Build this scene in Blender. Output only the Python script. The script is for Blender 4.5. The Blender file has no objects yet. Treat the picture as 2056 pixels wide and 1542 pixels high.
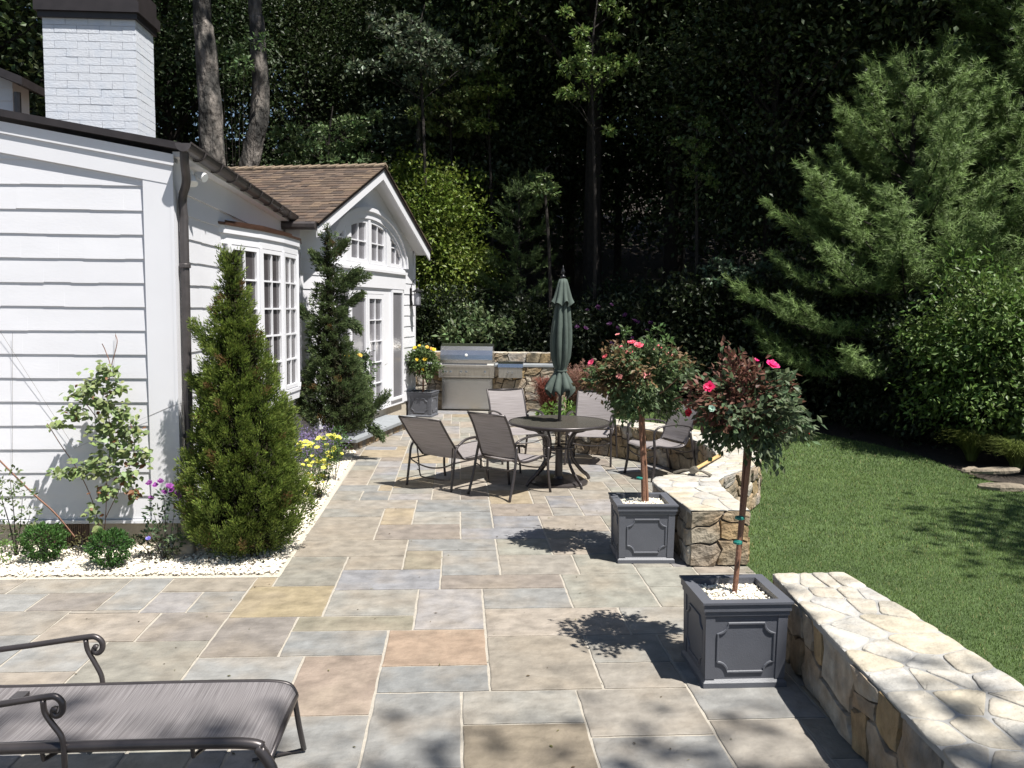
import bpy, math, random
import numpy as np
from mathutils import Vector, Matrix
R = math.radians
sc = bpy.context.scene

# ------------------------------------------------------------------ camera
cam = bpy.data.objects.new('camera', bpy.data.cameras.new('camera'))
sc.collection.objects.link(cam)
FPX = 1750.0
YAW, PITCH, ROLL, CAMH = 3.5, 5.0, 0.5, 2.0
def cam_axes():
    y, p, r = R(YAW), R(PITCH), R(ROLL)
    f = np.array([math.sin(y)*math.cos(p), math.cos(y)*math.cos(p), -math.sin(p)])
    rt = np.array([math.cos(y), -math.sin(y), 0.0]); up = np.cross(rt, f)
    return rt*math.cos(r)+up*math.sin(r), -rt*math.sin(r)+up*math.cos(r), f
CR, CU, CF = cam_axes()
M = Matrix(((CR[0], CU[0], -CF[0], 0), (CR[1], CU[1], -CF[1], 0), (CR[2], CU[2], -CF[2], CAMH), (0, 0, 0, 1)))
cam.matrix_world = M
cam.data.sensor_width = 36.0
cam.data.lens = 36.0*FPX/2056.0
cam.data.clip_start = 0.05
cam.data.clip_end = 1000
sc.camera = cam
# ------------------------------------------------------------------ world, sun, exposure
SUN = np.array([0.338, -0.303, 0.891]); SUN /= np.linalg.norm(SUN)
w = bpy.data.worlds.new('World'); sc.world = w; w.use_nodes = True
nt = w.node_tree
sky = nt.nodes.new('ShaderNodeTexSky'); sky.sky_type = 'NISHITA'; sky.sun_disc = False
sky.sun_elevation = math.asin(SUN[2]); sky.sun_rotation = math.atan2(SUN[0], SUN[1])
sky.air_density = 1.0; sky.dust_density = 0.6; sky.ozone_density = 1.0
bg = nt.nodes['Background']; bg.inputs[1].default_value = 0.055
nt.links.new(sky.outputs[0], bg.inputs[0])
sl = bpy.data.lights.new('sun', 'SUN'); sl.energy = 5.0; sl.angle = R(0.53); sl.color = (1.0, 0.965, 0.90)
so = bpy.data.objects.new('sun', sl); sc.collection.objects.link(so)
so.rotation_euler = Vector(SUN).to_track_quat('Z', 'Y').to_euler()
sc.view_settings.view_transform = 'Standard'; sc.view_settings.look = 'None'
sc.view_settings.exposure = 0.93; sc.view_settings.gamma = 1.0
sc.cycles.max_bounces = 6; sc.cycles.diffuse_bounces = 3; sc.cycles.transparent_max_bounces = 8

# ------------------------------------------------------------------ pixel helpers (photo pixels -> metres, used only to measure)
CX, CY = 1028.0, 771.0
def ray(x, y): return CF + CR*(x-CX)/FPX - CU*(y-CY)/FPX
def atz(x, y, z=0.0):
    d = ray(x, y); t = (z-CAMH)/d[2]; p = d*t; return np.array([p[0], p[1], z])
def aty(x, y, Y):
    d = ray(x, y); p = d*(Y/d[1]); return np.array([p[0], p[1], p[2]+CAMH])
def atx(x, y, X):
    d = ray(x, y); p = d*(X/d[0]); return np.array([p[0], p[1], p[2]+CAMH])
def atp(x, y, P0, n):
    d = ray(x, y); t = ((np.array(P0)-[0, 0, CAMH])@np.array(n))/(d@np.array(n)); p = d*t
    return np.array([p[0], p[1], p[2]+CAMH])

# ------------------------------------------------------------------ object helpers
OFF = {}
def tag(o, label=None, cat=None, group=None, kind=None):
    if label: o['label'] = label
    if cat: o['category'] = cat
    if group: o['group'] = group
    if kind: o['kind'] = kind
    return o
def thing(name, label, cat, loc=(0, 0, 0), rz=0.0, group=None, world=True):
    """Empty at the base. world=True: parts are modelled in world coordinates."""
    o = bpy.data.objects.new(name, None); sc.collection.objects.link(o)
    o.location = loc; o.rotation_euler = (0, 0, rz); o.empty_display_size = 0.1
    OFF[o.name] = np.array(loc, float) if world else np.zeros(3)
    return tag(o, label, cat, group)
def s2l(c):
    c = np.asarray(c, float)/255.0
    return np.where(c <= 0.04045, c/12.92, ((c+0.055)/1.055)**2.4)
def npmesh(name, V, F, mat, parent=None, cols=None, smooth=False, origin=None, mi=None):
    V = np.asarray(V, float).reshape(-1, 3)
    if parent is not None: V = V - OFF.get(parent.name, np.zeros(3))
    elif origin is not None: V = V - np.asarray(origin, float)
    me = bpy.data.meshes.new(name)
    me.vertices.add(len(V)); me.vertices.foreach_set('co', V.astype(np.float32).ravel())
    if isinstance(F, np.ndarray):
        nf, k = F.shape
        idx = F.astype(np.int32).ravel(); tot = np.full(nf, k, np.int32)
    else:
        tot = np.array([len(f) for f in F], np.int32); nf = len(F)
        idx = np.array([i for f in F for i in f], np.int32)
    me.loops.add(len(idx)); me.loops.foreach_set('vertex_index', idx)
    me.polygons.add(nf)
    st = np.zeros(nf, np.int32); st[1:] = np.cumsum(tot)[:-1]
    me.polygons.foreach_set('loop_start', st)
    me.polygons.foreach_set('use_smooth', np.full(nf, bool(smooth)))
    mats = mat if isinstance(mat, (list, tuple)) else [mat]
    for m in mats: me.materials.append(m)
    if mi is not None: me.polygons.foreach_set('material_index', np.asarray(mi, np.int32))
    me.update(calc_edges=True)
    if cols is not None:
        cols = np.asarray(cols, float)
        c4 = np.ones((len(V), 4), np.float32); c4[:, :3] = cols
        a = me.color_attributes.new('Col', 'FLOAT_COLOR', 'POINT'); a.data.foreach_set('color', c4.ravel())
    o = bpy.data.objects.new(name, me); sc.collection.objects.link(o)
    if parent is not None:
        o.parent = parent; OFF[o.name] = OFF.get(parent.name, np.zeros(3))
    elif origin is not None:
        o.location = origin; OFF[o.name] = np.asarray(origin, float)
    else: OFF[o.name] = np.zeros(3)
    return o
def copy_tree(o, parent=None):
    c = o.copy(); sc.collection.objects.link(c); c.parent = parent
    OFF[c.name] = OFF.get(o.name, np.zeros(3))
    for ch in list(o.children): copy_tree(ch, c)
    return c

class MB:
    def __init__(s): s.V = []; s.F = []; s.C = []; s.n = 0; s.M = []
    def add(s, V, F, col=None, m=0):
        V = np.asarray(V, float).reshape(-1, 3)
        s.V.append(V)
        for f in F: s.F.append([int(i)+s.n for i in f]); s.M.append(m)
        s.C.append(np.tile(np.asarray(col if col is not None else (1, 1, 1), float), (len(V), 1)) if (col is None or np.ndim(col) == 1) else np.asarray(col, float))
        s.n += len(V); return s
    def box(s, a, b, col=None, m=0):
        x0, y0, z0 = a; x1, y1, z1 = b
        V = [(x0, y0, z0), (x1, y0, z0), (x1, y1, z0), (x0, y1, z0), (x0, y0, z1), (x1, y0, z1), (x1, y1, z1), (x0, y1, z1)]
        return s.add(V, BOXF, col, m)
    def hexa(s, P, col=None, m=0): return s.add(P, BOXF, col, m)
    def tube(s, pts, r, n=8, col=None, m=0, cap=True, flat=None):
        V, F = tube(pts, r, n, cap, flat); return s.add(V, F, col, m)
    def lathe(s, prof, c=(0, 0, 0), n=20, col=None, m=0, ax=None):
        V = []; F = []
        for (r, z) in prof:
            for i in range(n):
                a = 2*math.pi*i/n; V.append((c[0]+r*math.cos(a), c[1]+r*math.sin(a), c[2]+z))
        for k in range(len(prof)-1):
            for i in range(n):
                j = (i+1) % n; F.append((k*n+i, k*n+j, (k+1)*n+j, (k+1)*n+i))
        F.append(list(range(n))[::-1]); F.append([(len(prof)-1)*n+i for i in range(n)])
        return s.add(V, F, col, m)
    def prism(s, poly, fn, d0, d1, col=None, m=0):
        """poly: list of (a,b); fn(a,b,d)->xyz"""
        k = len(poly)
        V = [fn(a, b, d0) for a, b in poly]+[fn(a, b, d1) for a, b in poly]
        F = [list(range(k))[::-1], [k+i for i in range(k)]]+[(i, (i+1) % k, k+(i+1) % k, k+i) for i in range(k)]
        return s.add(V, F, col, m)
    def ring(s, outer, inner, fn, d0, d1, col=None, m=0):
        k = len(outer); V = [fn(a, b, d) for d in (d0, d1) for P in (outer, inner) for a, b in P]; F = []
        for i in range(k):
            j = (i+1) % k
            F += [(2*k+i, 2*k+j, 3*k+j, 3*k+i), (j, i, k+i, k+j), (i, j, 2*k+j, 2*k+i), (k+j, k+i, 3*k+i, 3*k+j)]
        return s.add(V, F, col, m)
    def build(s, name, mat, parent=None, cols=False, smooth=False, origin=None):
        V = np.concatenate(s.V)
        return npmesh(name, V, s.F, mat, parent, np.concatenate(s.C) if cols else None, smooth, origin, s.M if isinstance(mat, (list, tuple)) else None)
BOXF = [(0, 3, 2, 1), (4, 5, 6, 7), (0, 1, 5, 4), (1, 2, 6, 5), (2, 3, 7, 6), (3, 0, 4, 7)]
def tube(pts, r, n=8, cap=True, flat=None):
    P = np.asarray(pts, float); K = len(P); r = np.full(K, r, float) if np.isscalar(r) else np.asarray(r, float)
    T = np.zeros_like(P); T[1:-1] = P[2:]-P[:-2]; T[0] = P[1]-P[0]; T[-1] = P[-1]-P[-2]
    T /= np.linalg.norm(T, axis=1)[:, None]+1e-12
    ref = np.array([0, 0, 1.0]) if abs(T[0][2]) < 0.9 else np.array([1.0, 0, 0])
    V = []; N = np.cross(T[0], ref); N /= np.linalg.norm(N)
    for k in range(K):
        N = N-T[k]*(N@T[k]); N /= np.linalg.norm(N)+1e-12; B = np.cross(T[k], N)
        for i in range(n):
            a = 2*math.pi*(i+0.5)/n
            ca, sa = math.cos(a), math.sin(a)
            if flat: ca *= flat[0]; sa *= flat[1]
            V.append(P[k]+(N*ca+B*sa)*r[k])
    F = []
    for k in range(K-1):
        for i in range(n):
            j = (i+1) % n; F.append((k*n+i, k*n+j, (k+1)*n+j, (k+1)*n+i))
    if cap: F.append(list(range(n))[::-1]); F.append([(K-1)*n+i for i in range(n)])
    return np.array(V), F
def spline(pts, n=8):
    P = [np.asarray(p, float) for p in pts]; P = [2*P[0]-P[1]]+P+[2*P[-1]-P[-2]]; out = []
    for i in range(1, len(P)-2):
        for k in range(n):
            t = k/n; a, b, c, d = P[i-1], P[i], P[i+1], P[i+2]
            out.append(0.5*((2*b)+(c-a)*t+(2*a-5*b+4*c-d)*t*t+(3*b-a-3*c+d)*t**3))
    out.append(P[-2]); return np.array(out)

# ------------------------------------------------------------------ materials
def mat(name, col=(0.5, 0.5, 0.5), rough=0.6, metal=0.0, attr=False, var=0.0, vscale=8.0, bump=0.0, bscale=30.0, spec=0.5, trans=0.0, alpha=1.0, coat=0.0, detail=4.0, tint=None, tscale=1.5, tfac=1.0, stretch=None):
    m = bpy.data.materials.new(name); m.use_nodes = True; t = m.node_tree; N = t.nodes; L = t.links
    b = N['Principled BSDF']; b.inputs['Roughness'].default_value = rough; b.inputs['Metallic'].default_value = metal
    b.inputs['Specular IOR Level'].default_value = spec
    if coat: b.inputs['Coat Weight'].default_value = coat
    geo = N.new('ShaderNodeNewGeometry'); src = geo.outputs['Position']
    if stretch:
        mp = N.new('ShaderNodeMapping'); mp.inputs['Scale'].default_value = stretch; L.new(src, mp.inputs['Vector']); src = mp.outputs[0]
    if attr:
        a = N.new('ShaderNodeAttribute'); a.attribute_name = 'Col'; cs = a.outputs['Color']
    else:
        a = N.new('ShaderNodeRGB'); a.outputs[0].default_value = (*col, 1); cs = a.outputs[0]
    if tint is not None:
        nz = N.new('ShaderNodeTexNoise'); nz.inputs['Scale'].default_value = tscale; nz.inputs['Detail'].default_value = 5; L.new(src, nz.inputs['Vector'])
        rp = N.new('ShaderNodeValToRGB'); rp.color_ramp.elements[0].position = 0.45; rp.color_ramp.elements[1].position = 0.7; L.new(nz.outputs['Fac'], rp.inputs[0])
        mx = N.new('ShaderNodeMix'); mx.data_type = 'RGBA'; mf = N.new('ShaderNodeMath'); mf.operation = 'MULTIPLY'; mf.inputs[1].default_value = tfac; L.new(rp.outputs[0], mf.inputs[0]); L.new(mf.outputs[0], mx.inputs['Factor']); L.new(cs, mx.inputs['A']); mx.inputs['B'].default_value = (*tint, 1); cs = mx.outputs['Result']
    if var:
        nz = N.new('ShaderNodeTexNoise'); nz.inputs['Scale'].default_value = vscale; nz.inputs['Detail'].default_value = detail; L.new(src, nz.inputs['Vector'])
        mr = N.new('ShaderNodeMapRange'); mr.inputs['From Min'].default_value = 0.25; mr.inputs['From Max'].default_value = 0.75
        mr.inputs['To Min'].default_value = 1-var; mr.inputs['To Max'].default_value = 1+var; L.new(nz.outputs['Fac'], mr.inputs['Value'])
        vm = N.new('ShaderNodeVectorMath'); vm.operation = 'SCALE'; L.new(cs, vm.inputs[0]); L.new(mr.outputs[0], vm.inputs['Scale']); cs = vm.outputs[0]
    L.new(cs, b.inputs['Base Color'])
    if bump:
        nz = N.new('ShaderNodeTexNoise'); nz.inputs['Scale'].default_value = bscale; nz.inputs['Detail'].default_value = 6; L.new(src, nz.inputs['Vector'])
        bp = N.new('ShaderNodeBump'); bp.inputs['Strength'].default_value = 1.0; bp.inputs['Distance'].default_value = bump
        L.new(nz.outputs['Fac'], bp.inputs['Height']); L.new(bp.outputs[0], b.inputs['Normal'])
    out = N['Material Output']; last = b.outputs[0]
    if trans:
        tr = N.new('ShaderNodeBsdfTranslucent'); L.new(cs, tr.inputs[0]); ms = N.new('ShaderNodeMixShader'); ms.inputs[0].default_value = trans
        L.new(last, ms.inputs[1]); L.new(tr.outputs[0], ms.inputs[2]); last = ms.outputs[0]
    if alpha < 1:
        tr = N.new('ShaderNodeBsdfTransparent'); ms = N.new('ShaderNodeMixShader'); ms.inputs[0].default_value = 1-alpha
        L.new(last, ms.inputs[1]); L.new(tr.outputs[0], ms.inputs[2]); last = ms.outputs[0]
    L.new(last, out.inputs[0]); return m
MT = dict(
 white=mat('white_paint', (0.665, 0.665, 0.70), 0.55, var=0.045, vscale=1.6, bump=0.0006, bscale=30, stretch=(1, 1, 3)),
 trim=mat('white_trim_paint', (0.70, 0.70, 0.735), 0.45, var=0.02, vscale=3),
 wbrick=mat('white_painted_brick', (0.62, 0.64, 0.69), 0.6, var=0.08, vscale=9, bump=0.0035, bscale=60, tint=(0.52, 0.55, 0.61), tscale=9),
 roofdark=mat('dark_metal_flashing', (0.026, 0.021, 0.022), 0.5, var=0.25, vscale=9),
 gutter=mat('aged_bronze_gutter', (0.085, 0.075, 0.075), 0.42, metal=0.35, var=0.2, vscale=14),
 copper=mat('dark_copper', (0.10, 0.055, 0.04), 0.4, metal=0.5, var=0.25, vscale=14),
 shake=mat('wood_shake', attr=True, rough=0.9, var=0.22, vscale=35, bump=0.006, bscale=60),
 glass=mat('window_glass', (0.075, 0.068, 0.072), 0.08, spec=0.6, var=0.3, vscale=1.3),
 screen_lit=mat('screened_and_lit_glass', (0.17, 0.165, 0.18), 0.25, spec=0.5, var=0.12, vscale=2.2),
 blind=mat('pale_glass', (0.30, 0.30, 0.33), 0.25, var=0.15, vscale=2.0),
 black=mat('black_metal', (0.02, 0.02, 0.022), 0.4, metal=0.5),
 slab=mat('bluestone', attr=True, rough=0.62, var=0.30, vscale=8, bump=0.010, bscale=20, detail=12, spec=0.35, tint=(0.24, 0.20, 0.155), tscale=2.3, tfac=0.55),
 mortar=mat('mortar', (0.335, 0.305, 0.26), 0.9, var=0.12, vscale=30, bump=0.003, bscale=120),
 stone=mat('field_stone', attr=True, rough=0.88, var=0.38, vscale=11, bump=0.022, bscale=24, detail=10, tint=(0.30, 0.20, 0.11), tscale=3.6, tfac=0.7),
 capstone=mat('cap_stone', attr=True, rough=0.85, var=0.28, vscale=9, bump=0.014, bscale=26, detail=10, tint=(0.40, 0.33, 0.23), tscale=5, tfac=0.4),
 core=mat('wall_core', (0.10, 0.085, 0.07), 0.95, var=0.3, vscale=20),
 capmortar=mat('cap_mortar', (0.30, 0.295, 0.285), 0.9, var=0.1, vscale=30),
 pebble=mat('white_pebble', attr=True, rough=0.7),
 gravel=mat('gravel_base', (0.46, 0.42, 0.35), 0.9, var=0.3, vscale=120, bump=0.01, bscale=120),
 lawn=mat('lawn_soil', (0.055, 0.088, 0.026), 0.95, var=0.35, vscale=3, bump=0.02, bscale=60),
 blade=mat('grass_blade', attr=True, rough=0.6, trans=0.3, spec=0.3),
 leaf=mat('leaf', attr=True, rough=0.48, trans=0.32, spec=0.4),
 gloss=mat('glossy_leaf', attr=True, rough=0.5, trans=0.3, spec=0.28),
 needle=mat('needle', attr=True, rough=0.6, trans=0.33, spec=0.3),
 petal=mat('petal', attr=True, rough=0.55, trans=0.35),
 bark=mat('bark', (0.035, 0.033, 0.030), 0.95, var=0.5, vscale=9, bump=0.14, bscale=10, stretch=(1, 1, 0.4), tint=(0.20, 0.175, 0.155), tscale=5.5),
 darkbark=mat('dark_bark', (0.026, 0.021, 0.018), 0.95, var=0.4, vscale=8, bump=0.03, bscale=12),
 stem=mat('rose_stem', (0.16, 0.075, 0.045), 0.7, var=0.3, vscale=20, bump=0.004, bscale=60),
 stake=mat('brown_stake', (0.20, 0.10, 0.06), 0.7, var=0.3, vscale=18, stretch=(1, 1, 0.2)),
 tie=mat('green_tie', (0.01, 0.16, 0.13), 0.5),
 planter=mat('grey_planter', (0.088, 0.092, 0.108), 0.5, var=0.06, vscale=12, bump=0.001, bscale=150),
 soil=mat('mulch', (0.030, 0.022, 0.016), 0.95, var=0.5, vscale=9, bump=0.04, bscale=22),
 found=mat('foundation', (0.42, 0.37, 0.30), 0.9, var=0.12, vscale=10, bump=0.004, bscale=50),
 steel=mat('stainless_steel', (0.52, 0.52, 0.53), 0.26, metal=1.0, var=0.08, vscale=6, stretch=(1, 1, 8)),
 steeld=mat('brushed_steel', (0.40, 0.385, 0.36), 0.42, metal=0.85, var=0.15, vscale=5, stretch=(9, 1, 1)),
 bstone=mat('bluestone_slab', (0.22, 0.235, 0.25), 0.65, var=0.12, vscale=6, bump=0.003, bscale=30),
 frame=mat('bronze_frame', (0.060, 0.052, 0.052), 0.36, metal=0.45, var=0.12, vscale=20, coat=0.2),
 tabletop=mat('table_top', (0.075, 0.07, 0.06), 0.22, var=0.1, vscale=30, spec=0.5),
 canvas=mat('green_canvas', (0.060, 0.080, 0.068), 0.85, var=0.14, vscale=9, bump=0.004, bscale=14),
 wood=mat('handle_wood', (0.50, 0.33, 0.14), 0.6, var=0.15, vscale=20),
 iron=mat('worn_iron', (0.20, 0.18, 0.15), 0.5, metal=0.6, var=0.3, vscale=30),
 rock=mat('weathered_rock', (0.21, 0.175, 0.13), 0.9, var=0.3, vscale=12, bump=0.02, bscale=20),
 lamp=mat('lamp_white', (0.85, 0.85, 0.85), 0.3),
 vent=mat('vent_metal', (0.13, 0.085, 0.06), 0.7, var=0.2, vscale=30),
)
def sling(name='sling_fabric', c0=(0.23, 0.205, 0.20, 1), c1=(0.37, 0.34, 0.345, 1)):
    m = mat(name, (0.33, 0.30, 0.31), 0.75); t = m.node_tree; N = t.nodes; L = t.links; b = N['Principled BSDF']
    tc = N.new('ShaderNodeAttribute'); tc.attribute_name = 'Col'
    sx = N.new('ShaderNodeSeparateXYZ'); L.new(tc.outputs['Vector'], sx.inputs[0])
    wv = N.new('ShaderNodeTexNoise'); wv.inputs['Scale'].default_value = 1.0; wv.inputs['Detail'].default_value = 2
    cb = N.new('ShaderNodeCombineXYZ'); ml = N.new('ShaderNodeMath'); ml.operation = 'MULTIPLY'; ml.inputs[1].default_value = 330.0
    L.new(sx.outputs[0], ml.inputs[0]); L.new(ml.outputs[0], cb.inputs[0]); m2 = N.new('ShaderNodeMath'); m2.operation = 'MULTIPLY'; m2.inputs[1].default_value = 3.0
    L.new(sx.outputs[1], m2.inputs[0]); L.new(m2.outputs[0], cb.inputs[1]); L.new(cb.outputs[0], wv.inputs['Vector'])
    rp = N.new('ShaderNodeValToRGB'); rp.color_ramp.elements[0].position = 0.38; rp.color_ramp.elements[1].position = 0.62
    rp.color_ramp.elements[0].color = c0; rp.color_ramp.elements[1].color = c1
    L.new(wv.outputs['Fac'], rp.inputs[0]); L.new(rp.outputs[0], b.inputs['Base Color'])
    # open weave lets a little light through
    out = N['Material Output']; tr = N.new('ShaderNodeBsdfTransparent'); tl = N.new('ShaderNodeBsdfTranslucent'); L.new(rp.outputs[0], tl.inputs[0])
    m1 = N.new('ShaderNodeMixShader'); m1.inputs[0].default_value = 0.25; L.new(b.outputs[0], m1.inputs[1]); L.new(tl.outputs[0], m1.inputs[2])
    m3 = N.new('ShaderNodeMixShader'); m3.inputs[0].default_value = 0.14; L.new(m1.outputs[0], m3.inputs[1]); L.new(tr.outputs[0], m3.inputs[2]); L.new(m3.outputs[0], out.inputs[0])
    return m
MT['sling'] = sling(); MT['chaise_sling'] = sling('chaise_sling_fabric', (0.155, 0.142, 0.145, 1), (0.285, 0.265, 0.27, 1))
rng = np.random.default_rng(11); random.seed(11)
def unit(v): return v/(np.linalg.norm(v, axis=-1, keepdims=True)+1e-9)
def rdir(n, up=0.0, g=None):
    g = g or rng
    v = g.normal(size=(n, 3)); v = unit(v); v[:, 2] += up; return unit(v)
def leaves(C, L, W, axis=None, nrm=None, fold=0.25, shape=0.45):
    """folded lozenge leaves -> V (4N,3), F (N,4)"""
    n = len(C); L = np.broadcast_to(L, (n,))[:, None]; W = np.broadcast_to(W, (n,))[:, None]
    if nrm is None: nrm = rdir(n, 0.7)
    if axis is None: axis = rdir(n, -0.1)
    s = unit(np.cross(axis, nrm)); nn = unit(np.cross(s, axis))
    V = np.empty((n, 4, 3)); V[:, 0] = C; V[:, 1] = C+axis*L*shape+s*W*0.5+nn*W*fold*0.5; V[:, 2] = C+axis*L-nn*W*fold*0.3; V[:, 3] = C+axis*L*shape-s*W*0.5+nn*W*fold*0.5
    return V.reshape(-1, 3), np.arange(4*n).reshape(n, 4)
def vcol(base, n, k, var=0.25, hue=0.12):
    base = np.asarray(base, float)
    if base.ndim == 1: base = np.tile(base, (n, 1))
    f = rng.uniform(1-var, 1+var, (n, 1)); h = rng.uniform(1-hue, 1+hue, (n, 3)); return np.repeat(base*f*h, k, axis=0)

# ================================================================== GROUND
def inpoly(x, y, P):
    c = False; n = len(P)
    for i in range(n):
        x0, y0 = P[i]; x1, y1 = P[(i+1) % n]
        if (y0 > y) != (y1 > y) and x < (x1-x0)*(y-y0)/(y1-y0)+x0: c = not c
    return c
def inpoly_np(X, Y, P):
    c = np.zeros(X.shape, bool); n = len(P)
    for i in range(n):
        x0, y0 = P[i]; x1, y1 = P[(i+1) % n]
        if y0 == y1: continue
        c ^= ((y0 > Y) != (y1 > Y)) & (X < (x1-x0)*(Y-y0)/(y1-y0)+x0)
    return c
PATIO = [(-8, -2), (1.95, -2), (1.95, 5.12), (2.21, 5.12), (2.21, 6.62), (2.0, 7.8), (2.6, 8.4), (3.0, 9.2), (3.0, 10.2), (2.8, 10.9), (2.4, 11.45), (1.7, 12.0), (1.6, 17.3), (-1.2, 17.3), (-1.2, 16.2), (-1.9, 12.9), (-1.42, 12.35), (-1.33, 6.43), (-8, 6.43)]
PTXT = '-0.4,4.79,0.18,5.28,orange;-0.41,4.43,0.18,4.79,blue;0.17,4.41,0.77,5.16,tan;0.19,5.16,1.08,5.65,tan2;1.08,5.13,1.52,5.63,grey;0.77,4.76,1.22,5.14,grey2;0.77,4.38,1.25,4.75,tangrey;0.19,5.66,0.77,6.04,bluegrey;-0.26,5.28,0.18,6.04,lav;-0.84,5.55,-0.26,6.05,grey2;-0.99,5.3,-0.27,5.55,olive;-0.95,4.9,-0.42,5.3,blue;-0.4,3.65,0.03,4.43,bluegrey;0.04,4.03,0.62,4.41,grey;0.04,3.5,0.61,4.03,brown;0.61,3.9,1.17,4.38,tangrey;0.62,3.47,1.28,3.89,bluegrey;-0.83,3.58,-0.4,4.17,bluegrey;-0.1,6.05,0.77,6.4,mauve;-0.86,6.07,-0.11,6.55,bluelav;0.77,5.64,1.34,6.37,green;1.34,5.62,1.87,6.12,green;1.36,6.12,1.87,6.58,green;-0.11,6.41,0.32,7.06,bluegrey;0.33,6.39,0.91,6.9,tangrey;0.91,6.37,1.34,6.89,green;-0.41,6.55,-0.12,7.07,olivetan;-0.85,6.56,-0.41,6.94,tan;-0.42,7.07,0.31,7.42,bluegrey;0.31,6.91,0.78,7.4,green;-1.29,6.95,-0.42,7.44,tan;-1.29,6.18,-0.86,6.96,olivegrey;-0.71,7.44,0.02,7.95,mauve;0.03,7.4,0.74,7.8,bluelav;-1.28,7.45,-0.72,8.22,tan;-0.73,7.95,-0.42,8.57,orange2;-0.42,7.94,0.02,8.46,grey;0.02,7.81,0.32,8.43,blue;0.32,7.8,0.76,8.28,bluelav;0.76,7.66,1.37,8.27,tan2;-1.27,8.22,-0.72,8.63,grey2;-1.25,8.6,-0.43,8.99,tangrey;-0.43,8.46,0.3,8.98,blue;0.29,8.29,0.9,8.78,mauve;-1.46,5.56,-0.87,6.19,gold;-2.02,6.1,-1.51,6.38,tan;-3.52,6.1,-3.08,6.45,tangrey;-3.08,6.08,-2.35,6.43,grey2;-3.32,5.72,-2.79,6.1,bluegrey;-2.79,5.7,-2.34,6.08,mauve2;-2.35,5.68,-1.75,6.39,tangrey;-1.75,5.67,-1.45,6.1,bluegrey;-3.1,5.31,-2.52,5.72,tangrey;-2.5,5.21,-1.9,5.69,tan2;-1.9,5.19,-1.47,5.67,mauve2;-1.44,4.92,-1.0,5.56,mauve2;-2.06,4.57,-1.46,5.2,olivegrey;-2.82,4.71,-2.39,5.32,blue;-2.36,4.7,-2.08,5.15,bluegrey;-2.57,4.06,-1.95,4.71,tan2;-1.42,4.41,-0.86,4.92,bluegrey;-0.85,4.16,-0.46,4.9,pink'
SC = dict(orange=(196, 164, 138), blue=(160, 166, 172), tan=(182, 172, 158), tan2=(190, 178, 166), grey=(182, 182, 178), grey2=(176, 176, 172), tangrey=(180, 174, 166), bluegrey=(170, 174, 178), lav=(180, 178, 184), olive=(168, 162, 140), brown=(160, 146, 124), mauve=(172, 160, 152), mauve2=(168, 160, 156), bluelav=(164, 168, 182), green=(178, 180, 170), olivetan=(176, 166, 142), olivegrey=(170, 168, 158), gold=(196, 176, 134), pink=(192, 168, 152), orange2=(196, 176, 142))
SKEYS = ['grey', 'grey2', 'bluegrey', 'tangrey', 'green', 'tan', 'mauve', 'lav', 'bluelav', 'tan2', 'olivegrey', 'orange2', 'blue']
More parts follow.
